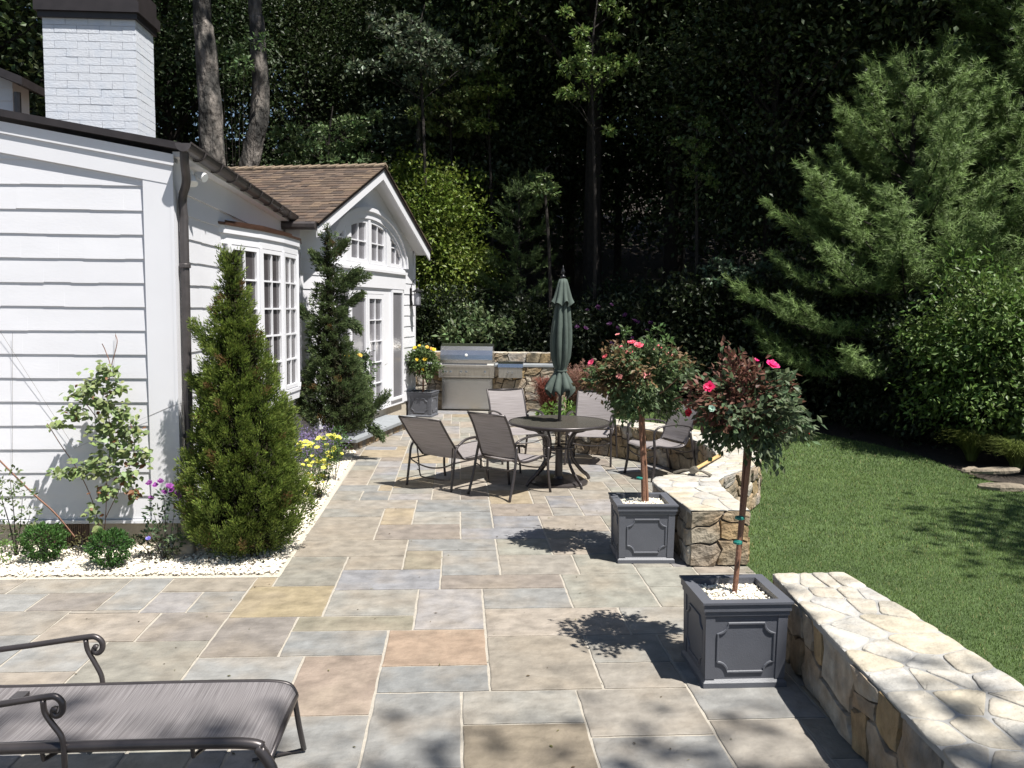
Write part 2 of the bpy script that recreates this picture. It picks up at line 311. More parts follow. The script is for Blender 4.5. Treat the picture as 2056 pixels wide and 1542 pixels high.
def patio():
    tr = [(*map(float, t.split(',')[:4]), t.split(',')[4]) for t in PTXT.split(';')]
    def clus(v, gap=0.055):
        v = sorted(v); out = [[v[0]]]
        for a in v[1:]:
            if a-out[-1][-1] < gap and a-out[-1][0] < 0.09: out[-1].append(a)
            else: out.append([a])
        return [sum(c)/len(c) for c in out]
    ys = clus([t[1] for t in tr]+[t[3] for t in tr]); ylo, yhi = ys[0], ys[-1]
    ys = list(np.arange(ylo-0.1524*36, ylo-0.05, 0.1524))+ys+list(np.arange(yhi+0.1524, 17.35, 0.1524))
    xs = list(np.arange(0.02-0.15*54, 3.4, 0.15)); nx, ny = len(xs)-1, len(ys)-1
    near = lambda L, v: int(np.argmin([abs(a-v) for a in L]))
    own = -np.ones((nx, ny), int); slabs = []
    for i in range(nx):
        for j in range(ny):
            if not inpoly((xs[i]+xs[i+1])/2, (ys[j]+ys[j+1])/2, PATIO): own[i, j] = -2
    def free(i0, j0, i1, j1): return i0 >= 0 and j0 >= 0 and i1 <= nx and j1 <= ny and i1 > i0 and j1 > j0 and (own[i0:i1, j0:j1] == -1).all()
    for x0, y0, x1, y1, c in tr:
        i0, i1, j0, j1 = near(xs, x0), near(xs, x1), near(ys, y0), near(ys, y1)
        for d in ((0, 0, 0, 0), (1, 0, 0, 0), (0, 0, -1, 0), (0, 1, 0, 0), (0, 0, 0, -1), (1, 1, 0, 0), (0, 1, -1, 0), (1, 0, 0, -1), (0, 0, -1, -1)):
            q = (i0+d[0], j0+d[1], i1+d[2], j1+d[3])
            if free(*q): own[q[0]:q[2], q[1]:q[3]] = len(slabs); slabs.append([*q, c]); break
    for s in slabs:   # close slivers
        for side in range(4):
            i0, j0, i1, j1, c = s
            q = [(i0-1, j0, i0, j1), (i1, j0, i1+1, j1), (i0, j0-1, i1, j0), (i0, j1, i1, j1+1)][side]
            n2 = [(i0-2, j0, i0-1, j1), (i1+1, j0, i1+2, j1), (i0, j0-2, i1, j0-1), (i0, j1+1, i1, j1+2)][side]
            if q[0] < 1 or q[1] < 1 or q[2] >= nx or q[3] >= ny: continue
            wide = abs(xs[q[2]]-xs[q[0]]) if side < 2 else abs(ys[q[3]]-ys[q[1]])
            if free(*q) and wide < 0.18 and (own[n2[0]:n2[2], n2[1]:n2[3]] != -1).mean() > 0.6:
                own[q[0]:q[2], q[1]:q[3]] = own[i0, j0]
                s[0] = min(i0, q[0]); s[1] = min(j0, q[1]); s[2] = max(i1, q[2]); s[3] = max(j1, q[3])
    r = random.Random(5); opts = [(4, 3), (3, 3), (4, 2), (3, 4), (5, 3), (6, 3), (3, 2), (4, 4), (6, 4), (2, 3), (5, 2), (2, 2), (3, 1), (2, 1), (1, 2), (1, 1)]
    for j in range(ny):
        for i in range(nx):
            if own[i, j] != -1: continue
            o = opts[:12]; r.shuffle(o)
            for a, b in o+opts[12:]:
                if free(i, j, i+a, j+b):
                    own[i:i+a, j:j+b] = len(slabs); slabs.append([i, j, i+a, j+b, r.choice(SKEYS)]); break
    mb = MB()
    for i0, j0, i1, j1, c in slabs:
        g = 0.0075; x0, x1, y0, y1 = xs[i0]+g, xs[i1]-g, ys[j0]+g, ys[j1]-g
        nxp = max(2, int((x1-x0)/0.07)); nyp = max(2, int((y1-y0)/0.07)); P = []
        for k in range(nxp): P.append((x0+(x1-x0)*k/nxp, y0))
        for k in range(nyp): P.append((x1, y0+(y1-y0)*k/nyp))
        for k in range(nxp): P.append((x1-(x1-x0)*k/nxp, y1))
        for k in range(nyp): P.append((x0, y1-(y1-y0)*k/nyp))
        P = [(a+r.uniform(-.003, .003), b+r.uniform(-.003, .003)) for a, b in P]; n = len(P)
        z = r.uniform(-0.0012, 0.0012); cx, cy = (x0+x1)/2, (y0+y1)/2; f = 0.006
        V = [(a, b, -0.02) for a, b in P]+[(a, b, z-0.002) for a, b in P]+[(a-f*np.sign(a-cx)*(abs(a-cx) > (x1-x0)/2-0.01), b-f*np.sign(b-cy)*(abs(b-cy) > (y1-y0)/2-0.01), z) for a, b in P]
        F = [(k, (k+1) % n, n+(k+1) % n, n+k) for k in range(n)]+[(n+k, n+(k+1) % n, 2*n+(k+1) % n, 2*n+k) for k in range(n)]+[[2*n+k for k in range(n)]]
        m = np.array(SC[c], float); m = (m.mean()+(m-m.mean())*0.62)*np.array([1.015, 0.995, 0.965])
        col = s2l(m)*0.49*r.uniform(0.92, 1.06)
        mb.add(V, F, col, 0)
    mb.add([(-8.2, -2.2, -0.006), (2.0, -2.2, -0.006), (2.2, 5.1, -0.006), (2.2, 6.7, -0.006), (2.05, 7.8, -0.006), (3.0, 9.2, -0.006), (3.0, 10.2, -0.006), (2.4, 11.4, -0.006), (1.7, 12.1, -0.006), (1.7, 17.4, -0.006), (-1.3, 17.4, -0.006), (-2.1, 12.7, -0.006), (-1.42, 12.3, -0.006), (-1.33, 6.43, -0.006), (-8.2, 6.43, -0.006)], [list(range(15))], (1, 1, 1), 1)
    tag(mb.build('patio', [MT['slab'], MT['mortar']], cols=True), kind='structure')
patio()

# pebbles ----------------------------------------------------------
def pebble_mesh(C, size, seed=3):
    g = np.random.default_rng(seed)
    base = np.array([(1, 0, 0), (-1, 0, 0), (0, 1, 0), (0, -1, 0), (0, 0, 1), (0, 0, -1)], float)
    F0 = np.array([(0, 2, 4), (2, 1, 4), (1, 3, 4), (3, 0, 4)])
    n = len(C); S = size*g.uniform(0.6, 1.25, (n, 3)); S[:, 2] *= 0.7
    a = g.uniform(0, 6.283, n); ca, sa = np.cos(a), np.sin(a)
    V = base[None]*S[:, None, :]; V = V+g.normal(size=V.shape)*size*0.12
    x = V[..., 0]*ca[:, None]-V[..., 1]*sa[:, None]; y = V[..., 0]*sa[:, None]+V[..., 1]*ca[:, None]
    V = np.stack([x, y, V[..., 2]], -1)+C[:, None, :]
    F = (F0[None]+6*np.arange(n)[:, None, None]).reshape(-1, 3)
    col = np.array([0.78, 0.72, 0.60])*g.uniform(0.72, 1.12, (n, 1))*np.array([1, 1, 1])+g.normal(size=(n, 3))*0.015
    return V.reshape(-1, 3), F, np.repeat(np.clip(col, 0.05, 0.9), 6, axis=0)
BED = [(-6.5, 6.45), (-1.35, 6.45), (-1.40, 11.9), (-1.50, 12.35), (-2.05, 12.35), (-2.29, 11.4), (-2.29, 7.27), (-6.5, 7.27)]
mb = MB(); mb.add([(x+(0.05 if x > -1.6 else 0), y-(0.05 if y < 6.5 else 0), -0.003) for x, y in BED], [list(range(len(BED)))])
tag(mb.build('gravel_bed', MT['gravel']), kind='structure')
X = rng.uniform(-5.2, -1.3, 60000); Y = rng.uniform(6.43, 12.3, 60000)
k = inpoly_np(X, Y, BED); X, Y = X[k], Y[k]
# more pebbles where the camera sees the bed
keep = rng.uniform(size=len(X)) < np.where((Y < 7.3) | (X > -1.9), 1.0, 0.25); X, Y = X[keep], Y[keep]
V, F, c = pebble_mesh(np.stack([X, Y, 0.008+rng.uniform(0, 0.012, len(X))], 1), 0.013)
tag(npmesh('pebbles', V, F, MT['pebble'], cols=c), 'white pebble mulch covering the planting bed beside the house', 'gravel', kind='stuff')

# lawn and forest floor -----------------------------------------------
EDGE = [(2.1, 18.2), (3.3, 17.2), (3.9, 16.6), (4.6, 16.0), (5.3, 15.0), (5.9, 13.8), (6.3, 12.6), (6.42, 11.4), (6.30, 10.4), (6.35, 9.6), (6.75, 9.0), (7.6, 8.6), (9.5, 8.2), (13, 8.0)]
LAWN = [(1.55, 12.3), (1.55, 18.2)]+EDGE+[(13, -6), (1.9, -6), (1.9, 5.1), (2.2, 5.12), (2.2, 6.6), (2.1, 7.8), (2.7, 8.4), (3.05, 9.3), (3.05, 10.2), (2.5, 11.5), (1.6, 12.2)]
def lawn_z(X, Y): return -0.02+0.012*np.sin(X*0.9+1)*np.cos(Y*0.7)
mb = MB(); mb.add([(x, y, -0.012) for x, y in LAWN], [list(range(len(LAWN)))])
tag(mb.build('lawn', MT['lawn']), kind='structure')
def ground():
    V = []; F = []; n = 60
    xs = np.linspace(-70, 80, n); ys = np.linspace(-30, 110, n)
    for y in ys:
        for x in xs:
            z = -0.05
            if y > 19: z += 0.24*max(0, y-21)+0.35*math.sin(x*0.31)*min(1, (y-19)/8)
            if x > 9: z += 0.10*max(0, x-10)*(1 if y > 5 else max(0, 1+(y-5)/5))
            V.append((x, y, z))
    for j in range(n-1):
        for i in range(n-1): F.append((j*n+i, j*n+i+1, (j+1)*n+i+1, (j+1)*n+i))
    return npmesh('forest_floor', V, F, MT['soil'], smooth=True)
tag(ground(), kind='structure')
def blades():
    g = np.random.default_rng(21); Vs = []; Cs = []
    for (x0, x1, y0, y1, dens, h, wd) in ((1.9, 5.2, 2.6, 7, 10500, 0.019, 0.0042), (1.9, 7.2, 7, 11, 4800, 0.023, 0.0062), (1.5, 7.0, 11, 18, 2100, 0.028, 0.009)):
        n = int((x1-x0)*(y1-y0)*dens); X = g.uniform(x0, x1, n); Y = g.uniform(y0, y1, n)
        # stay inside the lawn and the view
        k = inpoly_np(X, Y, LAWN); px = X-Y*0.70; k &= px < 0.3
        X, Y = X[k], Y[k]; n = len(X)
        az = g.uniform(0, 6.283, n); lean = g.uniform(0.1, 0.9, n); hh = h*g.uniform(0.6, 1.3, n)
        patch = np.sin(X*2.1+np.sin(Y*1.7)*1.5)*np.sin(Y*1.9+1.0)*0.5+np.sin(X*7.3)*np.sin(Y*6.1)*0.25
        bx, by = np.cos(az)*wd*0.5, np.sin(az)*wd*0.5; tx, ty = np.cos(az+1.57)*lean*hh, np.sin(az+1.57)*lean*hh
        V = np.empty((n, 3, 3)); z0 = -0.012
        V[:, 0] = np.stack([X-bx, Y-by, np.full(n, z0)], 1); V[:, 1] = np.stack([X+bx, Y+by, np.full(n, z0)], 1); V[:, 2] = np.stack([X+tx, Y+ty, z0+hh], 1)
        col = np.array([0.118, 0.182, 0.050])*(1+0.24*patch[:, None]*np.array([1.25, 1.0, 1.0]))*g.uniform(0.65, 1.35, (n, 1)); dry = g.uniform(size=n) < 0.05; col[dry] = (0.26, 0.24, 0.10)
        Vs.append(V.reshape(-1, 3)); Cs.append(np.repeat(col, 3, axis=0))
    V = np.concatenate(Vs)
    tag(npmesh('grass', V, np.arange(len(V)).reshape(-1, 3), MT['blade'], cols=np.concatenate(Cs)), 'short mown green grass covering the lawn beyond the walls', 'grass', kind='stuff')
blades()

# ================================================================== STONE WALLS
SCOL = [(188, 176, 156), (170, 158, 138), (196, 186, 170), (178, 160, 130), (160, 146, 124), (204, 196, 182), (182, 168, 150), (172, 164, 154), (190, 164, 122)]
CCOL = [(212, 205, 192), (208, 200, 186), (214, 210, 202), (210, 202, 187), (203, 197, 187), (214, 203, 182), (202, 199, 194)]
def split(rect, r, lo, hi):
    x0, y0, x1, y1 = rect; w, h = x1-x0, y1-y0
    if w <= hi and h <= hi*0.72 and (r.random() < 0.75 or w < lo*1.8): return [rect]
    if (w > h*r.uniform(1.2, 2.0) and w > lo*1.6) or h < lo*1.1:
        if w < lo*1.5: return [rect]
        t = x0+w*r.uniform(0.35, 0.65); return split((x0, y0, t, y1), r, lo, hi)+split((t, y0, x1, y1), r, lo, hi)
    if h < lo*1.2: return [rect]
    t = y0+h*r.uniform(0.36, 0.64); return split((x0, y0, x1, t), r, lo, hi)+split((x0, t, x1, y1), r, lo, hi)
def stones_rect(mb, U, Vh, fn, r, lo=0.12, hi=0.42, depth=0.035, cols=SCOL, joint=0.003, k=0.62, squash=1.0):
    """irregular stones over u in [0,U], v in [0,Vh]; fn(u,v,d)->xyz, d outward"""
    # carry a smooth warp so that joints are never straight
    a1, a2, a3 = r.uniform(0, 6), r.uniform(0, 6), r.uniform(0, 6)
    def warp(u, v):
        e = min(1, max(0, min(u, U-u)/0.08)); ev = min(1, max(0, min(v, Vh-v)/0.05))
        return u+e*0.022*(math.sin(v*19+u*3+a1)+0.5*math.sin(v*43+a2)), v+ev*0.020*(math.sin(u*14+a2+v*5)+0.6*math.sin(u*37+a3))
    rects = []
    n = max(1, round(U/0.85))
    for i in range(n): rects += split((U*i/n, 0, U*(i+1)/n, Vh), r, lo, hi)
    for (x0, y0, x1, y1) in rects:
        N = 6; c = s2l(r.choice(cols))*k*r.uniform(0.78, 1.15); cc = [max(0, r.uniform(-0.08, 0.16)) for _ in range(4)]; V = []; tilt = (r.uniform(-.25, .25), r.uniform(-.25, .25)); d0 = depth*r.uniform(0.6, 1.3)
        ph = [r.uniform(0, 6) for _ in range(4)]
        for j in range(N):
            for i in range(N):
                a = [0, .03, .3, .7, .97, 1][i]; b = [0, .04, .32, .68, .96, 1][j]
                # cut corners
                ux, vy = a-0.5, b-0.5; q = cc[(ux > 0)*1+(vy > 0)*2]; m = max(0, abs(ux)+abs(vy)-(1-q)) if q > 0 else 0
                ux -= np.sign(ux)*m*0.5; vy -= np.sign(vy)*m*0.5
                u = (x0+x1)/2+ux*(x1-x0-joint*2); v = (y0+y1)/2+vy*(y1-y0-joint*2)
                edge = min(a, 1-a, b, 1-b); h = d0*(0.0 if edge <= 0 else (0.93 if edge < 0.1 else 1.0))
                if edge > 0: h += depth*0.35*(tilt[0]*ux+tilt[1]*vy)*2+depth*0.16*math.sin(u*31+ph[0])*math.sin(v*37+ph[1])+depth*r.uniform(-.16, .16)
                uw, vw = warp(u, v); V.append(fn(uw, vw, h))
        F = [(j*N+i, j*N+i+1, (j+1)*N+i+1, (j+1)*N+i) for j in range(N-1) for i in range(N-1)]
        mb.add(V, F, c)
def clip_poly(P, nx, ny, c):
    out = []; n = len(P)
    for i in range(n):
        a, b = P[i], P[(i+1) % n]; da, db = nx*a[0]+ny*a[1]-c, nx*b[0]+ny*b[1]-c
        if da <= 0: out.append(a)
        if da*db < 0: t = da/(da-db); out.append((a[0]+(b[0]-a[0])*t, a[1]+(b[1]-a[1])*t))
    return out
def stones_voronoi(mb, U, W, fn, r, cell=0.20, h=0.007, joint=0.006, cols=CCOL, k=0.60):
    pts = []; nu = max(1, int(U/cell)); nw = max(2, round(W/(cell*0.8)))
    for i in range(nu):
        for j in range(nw):
            if r.random() < 0.14: continue
            pts.append(((i+0.5+r.uniform(-.42, .42))*U/nu, (j+0.5+r.uniform(-.36, .36))*W/nw))
    for i, p in enumerate(pts):
        P = [(0, 0), (U, 0), (U, W), (0, W)]
        for j, q in enumerate(pts):
            if i == j or abs(p[0]-q[0]) > cell*4: continue
            nx, ny = q[0]-p[0], q[1]-p[1]; L = math.hypot(nx, ny); nx /= L; ny /= L
            P = clip_poly(P, nx, ny, nx*(p[0]+q[0])/2+ny*(p[1]+q[1])/2-joint)
            if len(P) < 3: break
        if len(P) < 3: continue
        cx = sum(a for a, b in P)/len(P); cy = sum(b for a, b in P)/len(P)
        Q = []   # round the outline
        for m in range(len(P)):
            a, b, c2 = P[m-1], P[m], P[(m+1) % len(P)]
            for t in (0.22, 0.1): Q.append((b[0]+(a[0]-b[0])*t, b[1]+(a[1]-b[1])*t)) if t == 0.22 else Q.append((b[0]*0.9+(a[0]+c2[0])*0.05, b[1]*0.9+(a[1]+c2[1])*0.05))
            Q.append((b[0]+(c2[0]-b[0])*0.22, b[1]+(c2[1]-b[1])*0.22))
            Q.append(((b[0]+c2[0])/2+r.uniform(-.004, .004), (b[1]+c2[1])/2+r.uniform(-.004, .004)))
        n = len(Q); z = h*r.uniform(0.6, 1.3); V = []
        for s, zz in ((1.0, -0.004), (0.985, z*0.6), (0.93, z), (0.5, z+r.uniform(-.003, .003))): V += [fn(cx+(a-cx)*s, cy+(b-cy)*s, zz+(r.uniform(-.0015, .0015) if zz > 0 else 0)) for a, b in Q]
        V.append(fn(cx, cy, z+r.uniform(-.004, .004)))
        F = [(q*n+m, q*n+(m+1) % n, (q+1)*n+(m+1) % n, (q+1)*n+m) for q in range(3) for m in range(n)]+[(3*n+m, 3*n+(m+1) % n, 4*n) for m in range(n)]
        mb.add(V, F, s2l(r.choice(cols))*k*r.uniform(0.92, 1.06))
def pathlen(P): P = np.array(P, float); return np.concatenate([[0], np.cumsum(np.linalg.norm(np.diff(P, axis=0), axis=1))])
def path_fn(P, side, z0, batter=0.0, hh=1.0):
    P = np.array(P, float); S = pathlen(P)
    def fn(u, v, d):
        u = min(max(u, 0), S[-1]); x = np.interp(u, S, P[:, 0]); y = np.interp(u, S, P[:, 1])
        e = 0.04; a = np.array([np.interp(max(u-e, 0), S, P[:, 0]), np.interp(max(u-e, 0), S, P[:, 1])]); b = np.array([np.interp(min(u+e, S[-1]), S, P[:, 0]), np.interp(min(u+e, S[-1]), S, P[:, 1])])
        t = (b-a)/np.linalg.norm(b-a); nrm = np.array([-t[1], t[0]])*side
        o = d-batter*(v/hh); return (x+nrm[0]*o, y+nrm[1]*o, z0+v)
    return fn, S[-1]
def stone_wall(name, label, cat, inner, outer, h, seed, hi=0.42, lo=0.13, cap=True, cell=0.2, faces='ioab'):
    r = random.Random(seed); inner = spline([(*p, 0) for p in inner], 6)[:, :2] if len(inner) > 2 else np.array(inner, float); outer = spline([(*p, 0) for p in outer], 6)[:, :2] if len(outer) > 2 else np.array(outer, float)
    base = (float((inner[0][0]+outer[0][0])/2), float((inner[0][1]+outer[0][1])/2), 0)
    root = thing(name, label, cat, base)
    n = 40; Si, So = pathlen(inner), pathlen(outer)
    I = np.array([[np.interp(t*Si[-1], Si, inner[:, k]) for k in (0, 1)] for t in np.linspace(0, 1, n)])
    O = np.array([[np.interp(t*So[-1], So, outer[:, k]) for k in (0, 1)] for t in np.linspace(0, 1, n)])
    c = (I+O)/2; Ii = c+(I-c)*0.93; Oo = c+(O-c)*0.93; mb = MB(); g = 0.012
    ht = h-0.006
    e0 = unit(c[1]-c[0])*g; e1 = unit(c[-2]-c[-1])*g; Ii[0] += e0; Oo[0] += e0; Ii[-1] += e1; Oo[-1] += e1
    V = [(*p, -0.05) for p in Ii]+[(*p, ht) for p in Ii]+[(*p, -0.05) for p in Oo]+[(*p, ht) for p in Oo]
    F = [(k, k+1, n+k+1, n+k) for k in range(n-1)]+[(2*n+k+1, 2*n+k, 3*n+k, 3*n+k+1) for k in range(n-1)]
    mb.add(V, F+[(0, n, 3*n, 2*n), (n-1, 3*n-1, 4*n-1, 2*n-1)]); mb.build('wall_core', MT['core'], root)
    ms = MB(); ms.add([(*p, ht) for p in Ii]+[(*p, ht) for p in Oo], [(k, k+1, n+k+1, n+k) for k in range(n-1)]); 
    V2 = [(*(c[k]+(I[k]-c[k])*0.985), ht) for k in range(n)]+[(*(c[k]+(O[k]-c[k])*0.985), ht) for k in range(n)]
    ms = MB(); ms.add([(x, y, z-0.03) for x, y, z in V2]+V2, [(k, k+1, n+k+1, n+k) for k in range(n-1)]+[(2*n+k, 2*n+k+1, 3*n+k+1, 3*n+k) for k in range(n-1)]+[(k, k+1, 2*n+k+1, 2*n+k) for k in range(n-1)]+[(n+k, n+k+1, 3*n+k+1, 3*n+k) for k in range(n-1)])
    ms.build('mortar_bed', MT['capmortar'], root)
    st = MB(); dep = 0.028
    cen = lambda P: c+(P-c)*(1-dep*2/np.linalg.norm(I-O, axis=1)[:, None])
    def run(P, side, H):
        fn, L = path_fn(cen(P), side, 0.0); stones_rect(st, L, H, fn, r, lo, hi, dep*1.1)
    si = 1 if np.cross(c[5]-c[4], I[4]-c[4]) > 0 else -1
    if 'i' in faces: run(I, si, h-0.012)
    if 'o' in faces: run(O, -si, h-0.012)
    for tag_, k0, kk in (('a', 0, 1), ('b', n-1, n-2)):
        if tag_ in faces:
            A, B = I[k0], O[k0]; out = unit(c[k0]-c[kk]); L = np.linalg.norm(B-A); t = (B-A)/L
            stones_rect(st, L, h-0.012, lambda u, v, d: (A[0]+t[0]*u+out[0]*(d-0.02), A[1]+t[1]*u+out[1]*(d-0.02), v), r, lo, hi, 0.035)
    st.build('facing_stones', MT['stone'], root, cols=True)
    if cap:
        cp = MB(); Lc = pathlen(c)[-1]; W = float(np.linalg.norm(I-O, axis=1).mean()); par = np.linspace(0, 1, n)
        def fn(u, v, d):
            t = min(max(u/Lc, 0), 1); s = v/W
            a = np.array([np.interp(t, par, I[:, 0]), np.interp(t, par, I[:, 1])]); b = np.array([np.interp(t, par, O[:, 0]), np.interp(t, par, O[:, 1])])
            p = a+(b-a)*s; return (p[0], p[1], h-0.006+d)
        stones_voronoi(cp, Lc, W, fn, r, cell); cp.build('cap_stones', MT['capstone'], root, cols=True, smooth=True)
    return root
stone_wall('seat_wall', 'low straight fieldstone seat wall with mortared top beside the near planter box', 'stone wall',
  [(1.66, 0.6), (1.70, 1.8), (1.76, 3.0), (1.83, 4.2), (1.90, 5.06)], [(2.45, 0.6), (2.43, 1.8), (2.42, 3.0), (2.41, 4.2), (2.35, 5.08)], 0.41, 3, cell=0.23)
stone_wall('curved_seat_wall', 'curved fieldstone seat wall sweeping round the dining set with a mattock on it', 'stone wall',
  [(1.80, 6.56), (1.77, 7.2), (1.77, 7.8), (2.12, 8.06), (2.45, 8.45), (2.72, 8.97), (2.82, 9.5), (2.82, 10.05), (2.64, 10.75), (2.34, 11.25), (2.0, 11.62), (1.62, 11.88), (1.35, 12.0)],
  [(2.27, 6.56), (2.30, 7.2), (2.38, 7.75), (2.60, 8.05), (2.98, 8.50), (3.20, 8.98), (3.32, 9.5), (3.32, 10.05), (3.15, 10.8), (2.80, 11.55), (2.4, 11.95), (1.95, 12.25), (1.55, 12.42)], 0.45, 9, hi=0.30, cell=0.22)
# wall behind the grill: body, bluestone counter, raised back
def grill_wall():
    root = thing('grill_wall', 'tall fieldstone wall with bluestone counter behind the built-in grill', 'stone wall', (0.4, 16.9, 0))
    r = random.Random(17); A = np.array([-1.0, 17.05]); B = np.array([2.05, 16.70]); t = (B-A)/np.linalg.norm(B-A); nn = np.array([t[1], -t[0]]); L = np.linalg.norm(B-A)
    def F3(u, v, d, off=0.0): p = A+t*u+nn*(d-off); return (p[0], p[1], v)
    def slab(mb, u0, u1, d0, d1, z0, z1): mb.hexa([F3(u0, z0, d1), F3(u1, z0, d1), F3(u1, z0, d0), F3(u0, z0, d0), F3(u0, z1, d1), F3(u1, z1, d1), F3(u1, z1, d0), F3(u0, z1, d0)])
    mb = MB(); slab(mb, 0.02, L-0.02, -0.95, -0.02, -0.05, 0.86); slab(mb, 0.02, L-0.02, -0.93, -0.60, 0.86, 1.10); mb.build('wall_core', MT['core'], root)
    st = MB(); stones_rect(st, L, 0.86, lambda u, v, d: F3(u, v, d-0.02), r, 0.12, 0.34, 0.04)
    stones_rect(st, L, 0.20, lambda u, v, d: F3(u, 0.905+v, d-0.60), r, 0.12, 0.40, 0.035)
    stones_rect(st, 0.95, 1.10, lambda u, v, d: tuple(np.array([B[0]+t[0]*(d-0.02)-nn[0]*u, B[1]+t[1]*(d-0.02)-nn[1]*u, v])), r, 0.14, 0.4, 0.04)
    st.build('facing_stones', MT['stone'], root, cols=True)
    mb = MB(); slab(mb, -0.02, L+0.02, -0.57, 0.03, 0.862, 0.90); mb.build('counter_slab', MT['bstone'], root)
    cp = MB(); stones_voronoi(cp, L, 0.37, lambda u, v, d: F3(u, 1.10+d, -0.58-v), r, 0.3); cp.build('cap_stones', MT['capstone'], root, cols=True, smooth=True)
grill_wall()
stone_wall('stone_pier', 'short square fieldstone pier standing on the lawn edge behind the chairs', 'stone pier', [(2.62, 16.0), (2.66, 16.7)], [(3.12, 15.9), (3.2, 16.6)], 0.50, 5, hi=0.3, cell=0.2)

# ================================================================== HOUSE
house = thing('white_house', 'white shingled house with brick chimney, bay window and arched gable end facing the patio', 'house', (-4.0, 11.0, 0))
def hp(o, label=None): return tag(o, label) if label else o
XW, YW = -2.31, 7.25          # side wall plane, front wall plane
ROWH = 0.193
def siding(mb, p0, t, nrm, L, z0, z1, seed=1, ucut=None, e=ROWH, holes=()):
    """wedge shaped shingle boards, course by course, with wavy butts"""
    r = random.Random(seed); p0 = np.array(p0, float); t = np.array(t, float); nrm = np.array(nrm, float)
    z = z0; row = 0
    while z < z1-0.02:
        zt = min(z+e, z1); u = 0.0; lim = L if ucut is None else min(L, ucut(zt))
        u0 = 0.0
        while u0 < lim-0.01:
            u1 = min(u0+r.uniform(0.14, 0.42), lim); um = (u0+u1)/2
            if not any(a < um < b and c < (z+zt)/2 < d for a, b, c, d in holes):
                b0 = z+r.uniform(-0.004, 0.004); th = 0.013+r.uniform(-0.0006, 0.0014)
                P = []
                for (zz, dd0, dd1) in ((b0, 0.0, th), (zt+0.012, 0.0, 0.0025)):
                    for uu, dd in ((u0, dd0), (u1, dd0), (u1, dd1), (u0, dd1)): q = p0+t*uu; P.append((q[0]+nrm[0]*dd, q[1]+nrm[1]*dd, zz))
                mb.hexa(P)
            u0 = u1
        z += e; row += 1
rakez = lambda x: 3.205+(-2.28-x)*0.172
# front wall (faces the camera)
mb = MB(); siding(mb, (-2.52, YW, 0), (-1, 0, 0), (0, -1, 0), 4.6, 0.242, 3.6, 3, ucut=lambda z: 99)
# clip the courses that would rise above the rake: build the backing to the roof line and drop high boards near the eave
mb = MB()
def front_cut(z):  # distance from the corner beyond which the roof is high enough
    return 0
r_ = random.Random(4); z = 0.242
while z < 3.75:
    zt = z+ROWH; u = 0.0 if rakez(-2.52) > zt+0.03 else (zt+0.03-3.205)/0.172-0.24
    u = max(0, u); x = -2.52-u
    while x > -7.0:
        x2 = x-r_.uniform(0.14, 0.42); th = 0.0125+r_.uniform(-0.0006, 0.0012); b0 = z+r_.uniform(-0.003, 0.003)
        mb.hexa([(x2, YW-th, b0), (x, YW-th, b0), (x, YW, b0), (x2, YW, b0), (x2, YW-0.0025, zt+0.012), (x, YW-0.0025, zt+0.012), (x, YW, zt+0.012), (x2, YW, zt+0.012)]); x = x2
    z += ROWH
mb.add([(-7.2, YW-0.0005, 0.22), (XW-0.02, YW-0.0005, 0.22), (XW-0.02, YW-0.0005, 3.20), (-7.2, YW-0.0005, rakez(-7.2)-0.02)], [(0, 1, 2, 3)])
mb.build('front_siding', MT['white'], house)
# side wall (faces the patio)
mb = MB(); siding(mb, (XW, YW+0.10, 0), (0, 1, 0), (1, 0, 0), 4.5, 0.242, 3.1, 8, holes=((1.7, 3.6, 0.9, 2.9),))
mb.add([(XW-0.001, YW+0.02, 0.2), (XW-0.001, 12.0, 0.2), (XW-0.001, 12.0, 3.2), (XW-0.001, YW+0.02, 3.2)], [(0, 1, 2, 3)])
mb.build('side_siding', MT['white'], house)
mb = MB()
mb.box((-2.52, YW-0.028, 0.235), (-2.30, YW-0.0010, 3.19)); mb.box((-2.3085, YW-0.03, 0.235), (-2.283, YW+0.105, 3.14)); mb.build('corner_board', MT['trim'], house)
mb = MB(); mb.box((-7.2, YW+0.03, -0.1), (XW-0.03, YW+0.3, 0.22)); mb.box((XW-0.3, YW+0.31, -0.1), (XW-0.03, 12.0, 0.2)); fd = mb.build('foundation', MT['found'], house)
mb = MB(); mb.box((-7.2, YW-0.03, 0.205), (XW+0.02, YW-0.001, 0.232)); mb.build('water_table', MT['trim'], house)
vA = aty(70, 1045, YW+0.02); vB = aty(180, 1098, YW+0.02)
mb = MB(); mb.box((vA[0], YW+0.012, 0.0), (vB[0], YW+0.029, 0.20), m=0)
for i in range(26):
    x = vA[0]+0.01+(vB[0]-vA[0]-0.02)*i/25; mb.box((x-0.004, YW+0.004, 0.005), (x+0.004, YW+0.0118, 0.195))
mb.build('foundation_vent', MT['vent'], fd)
